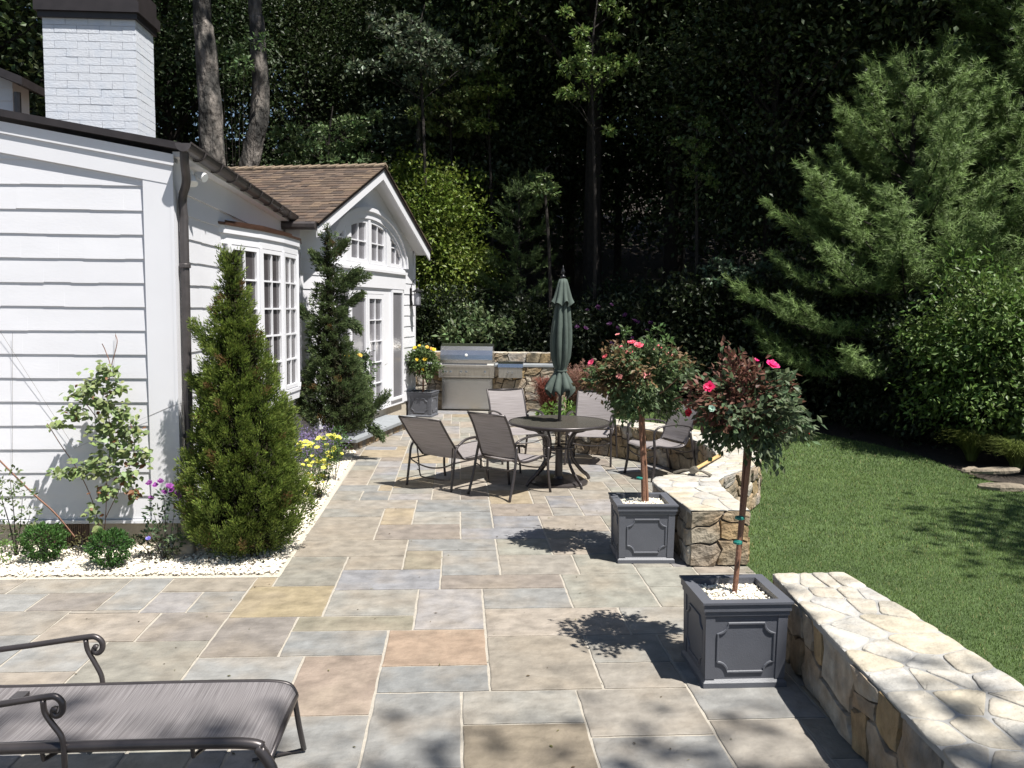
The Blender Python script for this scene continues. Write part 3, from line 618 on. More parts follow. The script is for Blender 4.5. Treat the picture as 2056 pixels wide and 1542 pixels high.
# main roof: low slope rising to the left
mb = MB(); xe = -2.20
def rp(x, y, dz=0.0): return (x, y, rakez(x)+dz)
def gut_z(y): return 3.225-(y-7.0)*0.022
P = [(-8.6, 7.168, rakez(-8.6)), (xe, 7.168, gut_z(7.1)), (xe, 12.3, gut_z(12.3)), (-8.6, 12.3, rakez(-8.6))]
mb.hexa([(x, y, z) for x, y, z in P]+[(x, y, z+0.055) for x, y, z in P]); mb.build('roof', MT['roofdark'], house)
mb = MB()  # rake board and frieze under it
mb.hexa([(-8.6, 7.204, rakez(-8.6)-0.10), (-2.27, 7.204, rakez(-2.27)-0.10), (-2.27, YW-0.032, rakez(-2.27)-0.10), (-8.6, YW-0.032, rakez(-8.6)-0.10), (-8.6, 7.204, rakez(-8.6)-0.002), (-2.27, 7.204, rakez(-2.27)-0.012), (-2.27, YW-0.032, rakez(-2.27)-0.012), (-8.6, YW-0.032, rakez(-8.6)-0.002)])
mb.hexa([(-8.6, YW-0.0315, rakez(-8.6)-0.25), (-2.285, YW-0.0315, rakez(-2.285)-0.25), (-2.285, YW-0.001, rakez(-2.285)-0.25), (-8.6, YW-0.001, rakez(-8.6)-0.25), (-8.6, YW-0.0315, rakez(-8.6)-0.05), (-2.285, YW-0.0315, rakez(-2.285)-0.06), (-2.285, YW-0.001, rakez(-2.285)-0.06), (-8.6, YW-0.001, rakez(-8.6)-0.05)])
mb.build('rake_board', MT['trim'], house)
mb = MB()  # frieze + soffit along the eave
mb.hexa([(XW+0.0005, YW+0.1, 2.93), (XW+0.026, YW+0.1, 2.93), (XW+0.026, 11.7, 2.85), (XW+0.0005, 11.7, 2.85), (XW+0.0005, YW+0.1, 3.2), (XW+0.026, YW+0.1, 3.2), (XW+0.026, 11.7, 3.1), (XW+0.0005, 11.7, 3.1)])
mb.hexa([(XW+0.0265, YW-0.02, gut_z(7.2)-0.045), (-2.19, YW-0.02, gut_z(7.2)-0.045), (-2.19, 11.75, gut_z(11.75)-0.045), (XW+0.0265, 11.75, gut_z(11.75)-0.045), (XW+0.0265, YW-0.02, gut_z(7.2)-0.004), (-2.19, YW-0.02, gut_z(7.2)-0.004), (-2.19, 11.75, gut_z(11.75)-0.004), (XW+0.0265, 11.75, gut_z(11.75)-0.004)])
mb.build('eave_frieze', MT['trim'], house)
# half round gutter
mb = MB(); gx, gr = -2.155, 0.062; n = 10; ys = np.linspace(7.08, 11.85, 14); V = []
for y in ys:
    for rr in (gr, gr-0.006):
        for i in range(n+1): a = math.pi+math.pi*i/n; V.append((gx+rr*math.cos(a), y, gut_z(y)+0.035+rr*math.sin(a)*1.05))
q = 2*(n+1); F = []
for k in range(len(ys)-1):
    for i in range(n): F.append((k*q+i, k*q+i+1, (k+1)*q+i+1, (k+1)*q+i)); F.append((k*q+n+2+i, k*q+n+1+i, (k+1)*q+n+1+i, (k+1)*q+n+2+i))
    F.append((k*q, (k+1)*q, (k+1)*q+n+1, k*q+n+1)); F.append((k*q+n, k*q+2*n+1, (k+1)*q+2*n+1, (k+1)*q+n))
F.append(list(range(n+1))); F.append([(len(ys)-1)*q+i for i in range(n+1)][::-1])
mb.add(V, F); mb.tube([(gx+gr, 7.08, gut_z(7.08)+0.038), (gx+gr, 11.85, gut_z(11.85)+0.038)], 0.008, 6)
gut = mb.build('gutter', MT['gutter'], house)
for i in range(9):
    y = 7.45+i*0.52; mb = MB(); mb.tube([(gx+0.07*math.cos(a), y, gut_z(y)+0.035+0.075*math.sin(a)) for a in np.linspace(-0.05, -math.pi*0.98, 12)], 0.007, 6); mb.build('gutter_bracket', MT['gutter'], gut)
mb = MB(); mb.tube(spline([(gx-0.01, 7.14, 3.20), (gx-0.015, 7.16, 3.12), (gx-0.03, 7.24, 2.98), (-2.235, 7.30, 2.86), (-2.235, 7.32, 2.7)], 5), 0.034, 12)
mb.tube([(-2.235, 7.32, 2.72), (-2.235, 7.32, 0.10)], 0.035, 12); mb.tube(spline([(-2.235, 7.32, 0.12), (-2.22, 7.31, 0.04), (-2.17, 7.29, 0.02)], 4), 0.036, 12)
for z in (0.9, 2.3): mb.lathe([(0.044, 0), (0.046, 0.005), (0.046, 0.03), (0.044, 0.035)], (-2.235, 7.32, z), 14)
mb.build('downspout', MT['gutter'], house)
# flood light under the eave
fp = aty(391, 357, 7.62); mb = MB(); mb.lathe([(0.035, 0), (0.035, 0.015), (0.012, 0.02), (0.012, 0.04)], (fp[0]-0.03, fp[1], fp[2]+0.02), 12)
fl = mb.build('flood_light', MT['lamp'], house)
for ax, off in (((0.62, -0.25, -0.30), (0.02, 0, 0.02)), ((0.30, -0.5, -0.75), (-0.01, 0, 0.01))):
    a = unit(np.array(ax)); b = np.array([fp[0]-0.02, fp[1], fp[2]+0.02])+np.array(off); mb = MB(); mb.tube([b+a*t for t in (0, .012, .03, .07, .10, .115)], [.008, .018, .026, .034, .040, .038], 14); mb.build('lamp_head', MT['lamp'], fl)
# chimney
mb = MB(); r = random.Random(8); cx0, cx1, cy0, cy1 = -3.87, -3.03, 8.6, 9.08; z = 3.0; row = 0
mb.box((cx0+0.004, cy0+0.004, 2.9), (cx1-0.004, cy1-0.004, 4.72))
while z < 4.64:
    for (axis, a0, a1, w) in (('f', cx0, cx1, 0.206), ('s', cy0, cy1, 0.206)):
        u = a0-(w/2 if row % 2 else 0)
        while u < a1-0.01:
            u0, u1 = max(u, a0), min(u+w, a1); g = 0.0022; d = r.uniform(0, 0.003)
            if u1-u0 > 0.03:
                if axis == 'f': mb.box((u0+g*(u0 > a0), cy0-d, z+g), (u1-g*(u1 < a1), cy0+0.02, z+0.072-g))
                else: mb.box((cx1-0.02, u0+g*(u0 > a0), z+g), (cx1+d, u1-g*(u1 < a1), z+0.072-g))
            u += w
    z += 0.072; row += 1
ch = mb.build('chimney', MT['wbrick'], house)
mb = MB(); mb.box((cx0-0.03, cy0-0.03, 4.645), (cx1+0.03, cy1+0.03, 4.70)); mb.box((cx0-0.055, cy0-0.055, 4.70), (cx1+0.055, cy1+0.055, 4.80)); mb.box((cx0-0.03, cy0-0.03, 4.80), (cx1+0.03, cy1+0.03, 4.95)); mb.build('chimney_cap', MT['roofdark'], ch)
# upper wing at the far left
wa = aty(28, 235, 14.0); wy = 14.0; mb = MB(); siding(mb, (wa[0], wy, 0), (-1, 0, 0), (0, -1, 0), 4, 4.3, float(aty(10, 150, 14.0)[2]), 5, e=0.19)
mb.box((wa[0]-4, wy+0.001, 2), (wa[0], wy+0.5, float(aty(10, 150, 14.0)[2])-0.02)); mb.build('wing_wall', MT['white'], house)
mb = MB(); w1 = aty(47, 165, wy-0.3); zz = w1[2]; P = [(w1[0], wy-0.35, zz-0.05), (w1[0], wy+0.7, zz-0.05), (w1[0]-5, wy+0.7, zz+1.9), (w1[0]-5, wy-0.35, zz+1.9)]
mb.hexa(P+[(x, y, z+0.12) for x, y, z in P]); mb.build('wing_roof', MT['roofdark'], house)
mb = MB(); mb.tube([(wa[0]+0.10, wy-0.08, 3.0), (wa[0]+0.10, wy-0.08, zz-0.1)], 0.05, 8); mb.build('wing_downspout', MT['gutter'], house)

# window helper -----------------------------------------------------
def window(parent, name, fn, a0, a1, b0, b1, cols, rows, glass='glass', top=None, fw=0.045, bar=0.012, d=0.03, pane_d=0.012):
    """fn(a,b,d)->xyz. frame ring + muntins; top(a)-> upper limit"""
    n = 1 if top is None else 8
    tp = (lambda a: b1) if top is None else (lambda a: min(b1, top(a)))
    if top is None: outer = [(a0, b0), (a1, b0), (a1, b1), (a0, b1)]; inner = [(a0+fw, b0+fw), (a1-fw, b0+fw), (a1-fw, b1-fw), (a0+fw, b1-fw)]
    else:
        A = np.linspace(a1, a0, n+1); outer = [(a0, b0), (a1, b0)]+[(a, tp(a)) for a in A]
        A2 = np.linspace(a1-fw, a0+fw, n+1); inner = [(a0+fw, b0+fw), (a1-fw, b0+fw)]+[(a, tp(a)-fw) for a in A2]
    mb = MB(); mb.ring(outer, inner, fn, 0.0, d)
    fr = mb.build('window_frame' if 'door' not in name else 'door_leaf', MT['trim'], parent)
    mb = MB(); mb.prism(inner, fn, 0.002, pane_d); mb.build('pane', MT[glass], fr)
    mb = MB(); ia0, ia1, ib0, ib1 = a0+fw, a1-fw, b0+fw, b1-fw
    for i in range(1, cols):
        a = ia0+(ia1-ia0)*i/cols; tt = (tp(a)-fw) if top else ib1; mb.prism([(a-bar/2, ib0), (a+bar/2, ib0), (a+bar/2, tt), (a-bar/2, tt)], fn, pane_d+0.001, d-0.006)
    zs = np.linspace(ib0, ib1, rows+1)[1:-1] if not isinstance(rows, list) else rows
    for b in zs:
        aa0, aa1 = ia0, ia1
        if top is not None:
            while tp(aa0)-fw < b and aa0 < ia1: aa0 += 0.01
            while tp(aa1)-fw < b and aa1 > ia0: aa1 -= 0.01
        if aa1-aa0 > 0.03: mb.prism([(aa0, b-bar/2), (aa1, b-bar/2), (aa1, b+bar/2), (aa0, b+bar/2)], fn, pane_d+0.001, d-0.0065)
    if mb.V: mb.build('muntins', MT['trim'], fr)
    return fr
# bay window ---------------------------------------------------------
B = [np.array(p, float) for p in [(-2.31, 8.70), (-2.265, 8.79), (-2.09, 9.37), (-1.975, 9.98), (-1.93, 10.6), (-2.02, 11.15), (-2.31, 11.4)]]
bay = MB(); zs0, zs1 = 1.02, 2.62
def slabp(mb, z0, z1, ex): 
    c = np.array([-2.31, 10.2]); P = [tuple(c+(p-c)*(1+ex) if 0 < i < len(B)-1 else p+np.array([0, (-1 if i == 0 else 1)*ex*1.3])) for i, p in enumerate(B)]
    mb.prism([(a, b) for a, b in P]+[(-2.32, 11.4), (-2.32, 9.0)], lambda a, b, d: (a, b, d), z0, z1)
slabp(bay, 0.90, 0.995, 0.02); slabp(bay, 0.995, 1.035, 0.055); slabp(bay, 2.60, 2.74, 0.03); slabp(bay, 2.70, 2.775, 0.075)
slabp(bay, 1.04, 2.60, -0.09)
bw = bay.build('bay_window', MT['trim'], house)
mb = MB(); slabp(mb, 2.776, 2.80, 0.115); mb.prism([(-2.31, 8.8), (-2.06, 9.4), (-1.95, 10.4), (-2.05, 11.1), (-2.31, 11.3)], lambda a, b, d: (a, b, d), 2.80, 2.835); mb.build('bay_roof', MT['copper'], bw)
for i in range(1, len(B)-2):
    p, q = B[i], B[i+1]; t = (q-p)/np.linalg.norm(q-p); nn = np.array([t[1], -t[0]]); L = np.linalg.norm(q-p)
    fn = lambda a, b, d, p=p, t=t, nn=nn: (p[0]+t[0]*a+nn[0]*(d-0.03), p[1]+t[1]*a+nn[1]*(d-0.03), b)
    window(bw, 'bay', fn, 0.035, L-0.035, 1.045, 2.595, 2, 5, fw=0.042, bar=0.018, d=0.04)
    mb = MB(); mb.prism([(-0.03, 1.04), (0.034, 1.04), (0.034, 2.6), (-0.03, 2.6)], fn, -0.02, 0.05); mb.build('mullion', MT['trim'], bw)

# gable wing ------------------------------------------------------------
GP = np.array([-0.85, 16.3, 0.0]); gd = np.array([0.249, 0.969, 0.0]); gd /= np.linalg.norm(gd); gn = np.array([gd[1], -gd[0], 0.0])
def G(s, z, d=0.0): p = GP+gd*s+gn*d; return (p[0], p[1], z)
S0, S1, SP = -4.88, 0.07, -2.40; ZE, ZP = 3.03, 4.10
roofz = lambda s: ZP-abs(s-SP)*(ZP-ZE)/(SP-S0) if s < SP else ZP-(s-SP)*(ZP-ZE)/(S1-SP)
mb = MB(); mb.prism([(S0, 0.28), (S1, 0.28), (S1, ZE), (SP, ZP), (S0, ZE)], G, -0.2, 0.0)
gw = mb.build('gable_wall', MT['trim'], house)
mb = MB(); p = GP+gd*S1
# end (north) wall of the wing and return wall
mb.prism([(0, 0.0), (5, 0.0), (5, ZE), (0, ZE)], lambda a, b, d: tuple(np.array([*(GP+gd*(S1-0.001+d))[:2], b])-np.array([*(gn*a)[:2], 0])), -0.1, 0.0)
mb.build('end_wall', MT['white'], house)
for a_, L_, z0_, z1_ in ((-0.66, 0.66+S1-0.05, 0.30, 2.75), (S0, 0.84, 0.30, 2.75)):
    mb = MB(); siding(mb, G(a_, 0), gd, gn, L_, z0_, z1_, 21); mb.build('gable_siding', MT['white'], gw)
mb = MB(); mb.prism([(S1-0.05, 0.28), (S1+0.012, 0.28), (S1+0.012, 3.0), (S1-0.05, 3.0)], G, 0.001, 0.022); mb.build('corner_trim', MT['trim'], gw)
mb = MB(); mb.prism([(S0, 0.0), (S1, 0.0), (S1, 0.279), (S0, 0.279)], G, -0.18, -0.012); mb.build('gable_foundation', MT['found'], house)
# header band and sill
mb = MB(); mb.prism([(-4.02, 2.30), (-0.68, 2.30), (-0.68, 2.555), (-4.02, 2.555)], G, 0.0015, 0.075); mb.build('header_band', MT['trim'], gw)
mb = MB(); mb.prism([(-4.05, 2.556), (-0.655, 2.556), (-0.655, 2.60), (-4.05, 2.60)], G, 0.001, 0.105); mb.prism([(-4.0, 2.601), (-0.68, 2.601), (-0.68, 2.665), (-4.0, 2.665)], G, 0.001, 0.06); mb.build('window_sill', MT['trim'], gw)
# arched window group
AC, AW, AH, AB = -2.36, 1.72, 0.84, 2.60
arch = lambda s: AB+AH*math.sqrt(max(0.0, 1-((s-AC)/AW)**2))
A = np.linspace(0, math.pi, 29); o1 = [(AC+(AW+0.0)*math.cos(a), AB+0.066+(AH-0.03)*math.sin(a)) for a in A]; i1 = [(AC+(AW-0.12)*math.cos(a), AB+0.066+(AH-0.14)*math.sin(a)) for a in A]
mb = MB(); k = len(A)
V = [G(a, b, d) for d in (0.002, 0.07) for P in (o1, i1) for a, b in P]; F = []
for i in range(k-1): F += [(2*k+i, 3*k+i, 3*k+i+1, 2*k+i+1), (i, i+1, 2*k+i+1, 2*k+i)[::-1], (k+i, k+i+1, 3*k+i+1, 3*k+i)]
mb.add(V, F); o2 = [(AC+(AW+0.05)*math.cos(a), AB+0.066+(AH+0.03)*math.sin(a)) for a in A]
V = [G(a, b, d) for d in (0.002, 0.10) for P in (o2, o1) for a, b in P]; mb.add(V, F)
aw = mb.build('arched_window', MT['trim'], house)
top = lambda s: AB+0.066+(AH-0.145)*math.sqrt(max(0.0, 1-((s-AC)/(AW-0.11))**2))
for a0, a1 in ((-3.99, -3.44), (-3.255, -2.515), (-2.395, -1.675), (-1.44, -0.80)):
    window(aw, 'arch', lambda a, b, d: G(a, b, d+0.003), a0, a1, 2.67, 3.6, 2, [3.0], 'screen_lit', top=top, fw=0.06, bar=0.018, d=0.045)  # lighter grey pane colour stands for light on the arch glass
for a in (-3.35, -2.455, -1.56):
    mb = MB(); w_ = 0.045 if a == -2.455 else 0.09; mb.prism([(a-w_, 2.666), (a+w_, 2.666), (a+w_, top(a+w_)), (a-w_, top(a-w_))], G, 0.002, 0.062); mb.build('mullion', MT['trim'], aw)
# French doors and side lights
dr = MB(); dr.ring([(-4.0, 0.30), (-0.70, 0.30), (-0.70, 2.298), (-4.0, 2.298)], [(-3.24, 0.34), (-1.78, 0.34), (-1.78, 2.20), (-3.24, 2.20)], G, 0.0015, 0.05)
fd_ = dr.build('french_door', MT['trim'], house)
d1 = window(fd_, 'door_leaf', lambda a, b, d: G(a, b, d-0.02+0.022), -3.239, -2.52, 0.341, 2.199, 1, 1, 'screen_lit', fw=0.07, d=0.04)
d2 = window(fd_, 'door_leaf', lambda a, b, d: G(a, b, d-0.02+0.022), -2.515, -1.781, 0.341, 2.199, 2, 5, 'screen_lit', fw=0.075, bar=0.014, d=0.045)
mb = MB(); h0 = np.array(G(-2.46, 1.30, 0.06)); mb.prism([(-2.475, 1.22), (-2.44, 1.22), (-2.44, 1.42), (-2.475, 1.42)], G, 0.048, 0.056); mb.tube([h0, h0+gn*0.04, h0+gn*0.045+gd*0.10], 0.009, 8); mb.build('door_handle', MT['steel'], d2)
for a0, a1 in ((-1.43, -0.83), (-3.93, -3.33)):
    window(fd_, 'side', lambda a, b, d: G(a, b, d+0.052), a0, a1, 0.40, 2.285, 1, 1, 'screen_lit', fw=0.045, bar=0.010, d=0.03)
# gable roof: left slope is the one seen; overhang 0.25
OV = 0.27
roof = MB()
def roof_slab(mb, s0, s1, z0, z1, d0, d1, th, up): # plate following the slope
    mb.hexa([G(s0, z0, d0), G(s1, z1, d0), G(s1, z1, d1), G(s0, z0, d1), G(s0, z0+th, d0), G(s1, z1+th, d0), G(s1, z1+th, d1), G(s0, z0+th, d1)])
DB = -5.6; EL = S0-0.06; zl = lambda s: ZP-(SP-s)*(ZP-ZE)/(SP-S0); ER = S1+0.10; zr = lambda s: ZP-(s-SP)*(ZP-ZE)/(S1-SP)
roof_slab(roof, EL, SP, zl(EL)+0.02, ZP+0.02, DB, OV+0.02, 0.05, 0); roof_slab(roof, SP, ER, ZP+0.02, zr(ER)+0.02, DB, OV+0.02, 0.05, 0)
gr_ = roof.build('gable_roof', MT['roofdark'], house)
sh = MB(); r = random.Random(31); nrow = 22
for side in (0, 1):
    ea = EL-0.03 if side == 0 else ER+0.03
    for k_ in range(nrow):
        t0, t1 = k_/nrow, (k_+1)/nrow; sa, sb = ea+(SP-ea)*t0, ea+(SP-ea)*min(1, t1+0.04); zf = zl if side == 0 else zr
        d = OV+0.035
        if side == 1 and False: break
        while d > DB:
            wd = r.uniform(0.09, 0.2); d2_ = d-wd; j = r.uniform(-0.012, 0.012); th = 0.022+r.uniform(-.004, .006)
            c = s2l(np.array([(112, 92, 78), (98, 82, 70), (126, 106, 88), (88, 74, 66), (118, 100, 86)][r.randrange(5)], float))*0.62*r.uniform(0.85, 1.1)
            a0, a1 = (sa+j, sb); 
            P = [G(a0, zf(a0)+0.072, d2_+.003), G(a0, zf(a0)+0.072, d), G(a1, zf(a1)+0.072, d), G(a1, zf(a1)+0.072, d2_+.003), G(a0, zf(a0)+0.072+th, d2_+.003), G(a0, zf(a0)+0.072+th, d), G(a1, zf(a1)+0.076, d), G(a1, zf(a1)+0.076, d2_+.003)]
            sh.hexa(P, c); d = d2_
d = OV+0.04
while d > DB:
    wd = 0.17; c = s2l(np.array([150, 132, 112.0]))*r.uniform(0.5, 0.75)
    for sgn, zf in ((-1, zl), (1, zr)):
        a0 = SP+sgn*0.11; P = [G(SP, ZP+0.095, d-wd), G(SP, ZP+0.105, d), G(a0, zf(a0)+0.108, d), G(a0, zf(a0)+0.098, d-wd)]
        P2 = [(x, y, z+0.018+0.01*(i in (1, 2))) for i, (x, y, z) in enumerate(P)]; sh.hexa(P+P2, c)
    d -= wd-0.015
sh.build('roof_shakes', MT['shake'], gr_, cols=True)
mb = MB()  # white rake boards
for sa, sb, zf in ((EL, SP, zl), (SP, ER, zr)):
    mb.hexa([G(sa, zf(sa)-0.125, OV-0.02), G(sb, zf(sb)-0.125, OV-0.02), G(sb, zf(sb)-0.125, OV+0.004), G(sa, zf(sa)-0.125, OV+0.004), G(sa, zf(sa)+0.018, OV-0.02), G(sb, zf(sb)+0.018, OV-0.02), G(sb, zf(sb)+0.018, OV+0.004), G(sa, zf(sa)+0.018, OV+0.004)])
mb.build('gable_rake_board', MT['trim'], gr_)
mb = MB()
for sa, sb, zf in ((EL, SP-0.002, zl), (SP+0.002, ER, zr)):
    mb.hexa([G(sa, zf(sa)-0.03, 0.004), G(sb, zf(sb)-0.03, 0.004), G(sb, zf(sb)-0.03, OV-0.022), G(sa, zf(sa)-0.03, OV-0.022), G(sa, zf(sa)+0.017, 0.004), G(sb, zf(sb)+0.017, 0.004), G(sb, zf(sb)+0.017, OV-0.022), G(sa, zf(sa)+0.017, OV-0.022)])
mb.build('gable_soffit', MT['white'], gr_)
mb = MB(); mb.tube([G(EL-0.05, zl(EL)+0.02, OV), G(EL-0.05, zl(EL)+0.03, -0.6)], 0.055, 8); mb.build('gable_gutter', MT['gutter'], gr_)
# wall lantern
lx = -0.20; mb = MB()
b = np.array(G(lx, 2.30, 0.016)); mb.tube(spline([b+np.array([0, 0, .0]), b+gn*0.02+np.array([0, 0, .10]), b+gn*0.07+np.array([0, 0, .19]), b+gn*0.14+np.array([0, 0, .17]), b+gn*0.15+np.array([0, 0, .08]), b+gn*0.13+np.array([0, 0, .03])], 5), 0.007, 6)
mb.prism([(lx-0.05, 2.02), (lx+0.05, 2.02), (lx+0.05, 2.34), (lx-0.05, 2.34)], G, 0.014, 0.024)
lc = b+gn*0.13; mb.lathe([(0.02, 0.05), (0.035, 0.02), (0.10, -0.02), (0.10, -0.03)], lc, 8); mb.lathe([(0.085, -0.285), (0.085, -0.265), (0.03, -0.262)], lc, 8)
for i in range(4): a = math.pi/4+i*math.pi/2; q = lc+np.array([math.cos(a)*0.08, math.sin(a)*0.08, 0]); mb.tube([q+np.array([0, 0, -0.27]), q+np.array([0, 0, -0.025])], 0.006, 4)
ln = mb.build('wall_lantern', MT['black'], house)
mb = MB(); mb.lathe([(0.05, -0.26), (0.055, -0.2), (0.055, -0.08), (0.04, -0.04)], lc, 10); mb.build('lantern_glass', MT['blind'], ln)
# stone step
st_ = MB(); st_.prism([(-4.3, 0.125), (-1.55, 0.125), (-1.55, 0.17), (-4.3, 0.17)], G, 0.0, 0.53)
sroot = thing('stone_step', 'grey bluestone slab step below the French doors', 'step', G(-2.9, 0, 0.25))
st_.build('step_slab', MT['bstone'], sroot)
mb = MB(); stones_rect(mb, 2.7, 0.125, lambda u, v, d: G(-4.27+u, v, 0.47+d), random.Random(3), 0.1, 0.2, 0.02, k=0.4); mb.prism([(-4.28, -0.02), (-1.57, -0.02), (-1.57, 0.124), (-4.28, 0.124)], G, 0.0, 0.472, s2l((120, 105, 90))*0.5); mb.build('riser_stones', MT['stone'], sroot, cols=True)

# ================================================================== TERRACE OBJECTS
def box_round(mb, a, b, bev=0.004, col=None):
    x0, y0, z0 = a; x1, y1, z1 = b
    # chamfered vertical edges
    P = [(x0+bev, y0), (x1-bev, y0), (x1, y0+bev), (x1, y1-bev), (x1-bev, y1), (x0+bev, y1), (x0, y1-bev), (x0, y0+bev)]
    mb.prism(P, lambda u, v, d: (u, v, d), z0, z1, col)
def planter(loc, rz, w, h, label, group='grey square planter boxes'):
    t = thing('planter_box', label, 'planter', loc, rz, group, world=False)
    hw = w/2; taper = 0.018
    mb = MB()
    b0, b1 = hw-taper, hw-0.012
    for (z0, z1, r0, r1) in ((0.0, 0.028, b0+0.016, b0+0.016), (0.028, 0.045, b0+0.016, b0), (0.045, h-0.075, b0, b1)):
        mb.hexa([(-r0, -r0, z0), (r0, -r0, z0), (r0, r0, z0), (-r0, r0, z0), (-r1, -r1, z1), (r1, -r1, z1), (r1, r1, z1), (-r1, r1, z1)])
    # corner posts
    for sx in (-1, 1):
        for sy in (-1, 1):
            for (ax, ay) in ((1, 0), (0, 1)):
                o = 0.006; wd = 0.045
                z0, z1 = 0.046, h-0.0755
                def q(r, s_out, s_in, z):
                    return [(sx*(r+o*ax*0+0), 0, z)]
                if ax:  # strip on the y face
                    P = lambda r, z: [(sx*(r-wd), sy*(r-0.01), z), (sx*(r+o), sy*(r-0.01), z), (sx*(r+o), sy*(r+o), z), (sx*(r-wd), sy*(r+o), z)]
                    A_, B_ = P(b0, z0), P(b1, z1); Vv = A_+B_
                    mb.add(Vv, BOXF)
                else:
                    P = lambda r, z: [(sx*(r-0.01), sy*(r-wd), z), (sx*(r+o), sy*(r-wd), z), (sx*(r+o), sy*(r-0.002), z), (sx*(r-0.01), sy*(r-0.002), z)]
                    mb.add(P(b0, z0)+P(b1, z1), BOXF)
    mb.build('box', MT['planter'], t)
    # rim: frame with an open middle
    rm = MB(); f2 = lambda a, b, d: (a, b, d)
    sq = lambda r: [(-r, -r), (r, -r), (r, r), (-r, r)]
    rm.ring(sq(b1+0.012), sq(hw-0.045), f2, h-0.075, h-0.05); rm.ring(sq(hw+0.008), sq(hw-0.045), f2, h-0.0495, h-0.012); rm.ring(sq(hw+0.016), sq(hw-0.045), f2, h-0.0115, h)
    rm.build('rim', MT['planter'], t)
    # raised panel moulding with notched corners on each face
    for k in range(4):
        ang = k*math.pi/2; ca, sa = math.cos(ang), math.sin(ang)
        pw, pz0, pz1, nr = hw-0.075, 0.085, h-0.12, 0.055; P = []
        def arc(cx, cz, a0, a1):
            for i in range(6): a = a0+(a1-a0)*i/5; P.append((cx+nr*math.cos(a), cz+nr*math.sin(a)))
        arc(-pw, pz0, math.pi/2, 0); arc(pw, pz0, math.pi, math.pi/2); arc(pw, pz1, -math.pi/2, -math.pi); arc(-pw, pz1, 0, -math.pi/2)
        P = [(-pw if False else a, b) for a, b in P]
        mm = MB(); pts = []
        for a, b in P+[P[0]]:
            r_at = b0+(b1-b0)*(b-0.045)/(h-0.12)+0.002; x, y = a, -r_at; pts.append((x*ca-y*sa, x*sa+y*ca, b))
        V, F = tube(pts, 0.0075, 6, False); mm.add(V, F); mm.build('panel_moulding', MT['planter'], t)
    g = np.random.default_rng(int(abs(loc[0])*100)); n = int(w*w*5200); r = hw-0.05
    X, Y = g.uniform(-r, r, n), g.uniform(-r, r, n); V, F, c = pebble_mesh(np.stack([X, Y, h-0.048+g.uniform(0, .016, n)+0.01*np.cos(X*9)*np.cos(Y*9)], 1), 0.010, 7)
    sm = MB(); sm.box((-r-.004, -r-.004, h-0.09), (r+.004, r+.004, h-0.05)); sm.build('planter_soil', MT['gravel'], t)
    tag(npmesh('pebbles', V, F, MT['pebble'], t, c), kind='stuff')
    return t
PB1 = atz(1407, 1383); PB1r = atz(1576, 1383)
p1c = (1.52, 4.61, 0); p2c = (1.485, 6.87, 0); p3c = (-0.66, 16.05, 0); p4c = (-1.62, 12.55, 0)
planter(p1c, R(0.5), 0.455, 0.47, 'nearest grey square planter box, beside the straight stone seat wall')
planter(p2c, R(-1.5), 0.455, 0.47, 'grey square planter box against the end of the curved stone wall')
planter(p3c, R(-15), 0.46, 0.46, 'small far grey planter box at the house corner left of the grill')
planter(p4c, R(-14), 0.44, 0.42, 'grey planter box half hidden behind the twisted conifer by the step')

def flower(mb_or, C, r, col, up, petals=9):
    """loose double rose: two rings of cupped petals"""
    up = unit(np.array(up, float)); a = unit(np.cross(up, [0.3, 0.2, 1.0])); b = np.cross(up, a); V = []; F = []; cs = []
    for ring, (n, rr, lift) in enumerate(((petals, 1.0, 0.25), (6, 0.62, 0.75), (4, 0.3, 0.9))):
        for i in range(n):
            t = 2*math.pi*(i+0.5*ring)/n+rng.uniform(-.2, .2); d = a*math.cos(t)+b*math.sin(t); s = np.cross(up, d); q = len(V); k = r*rr*rng.uniform(0.85, 1.15)
            V += [C, C+d*k*0.6+s*k*0.42+up*k*lift*0.5, C+d*k+s*k*0.18+up*k*lift, C+d*k-s*k*0.18+up*k*lift*0.95, C+d*k*0.6-s*k*0.42+up*k*lift*0.5]
            F.append((q, q+1, q+2, q+3, q+4)); cs += [np.array(col)*rng.uniform(0.75, 1.15)]*5
    mb_or.add(V, F, np.array(cs))
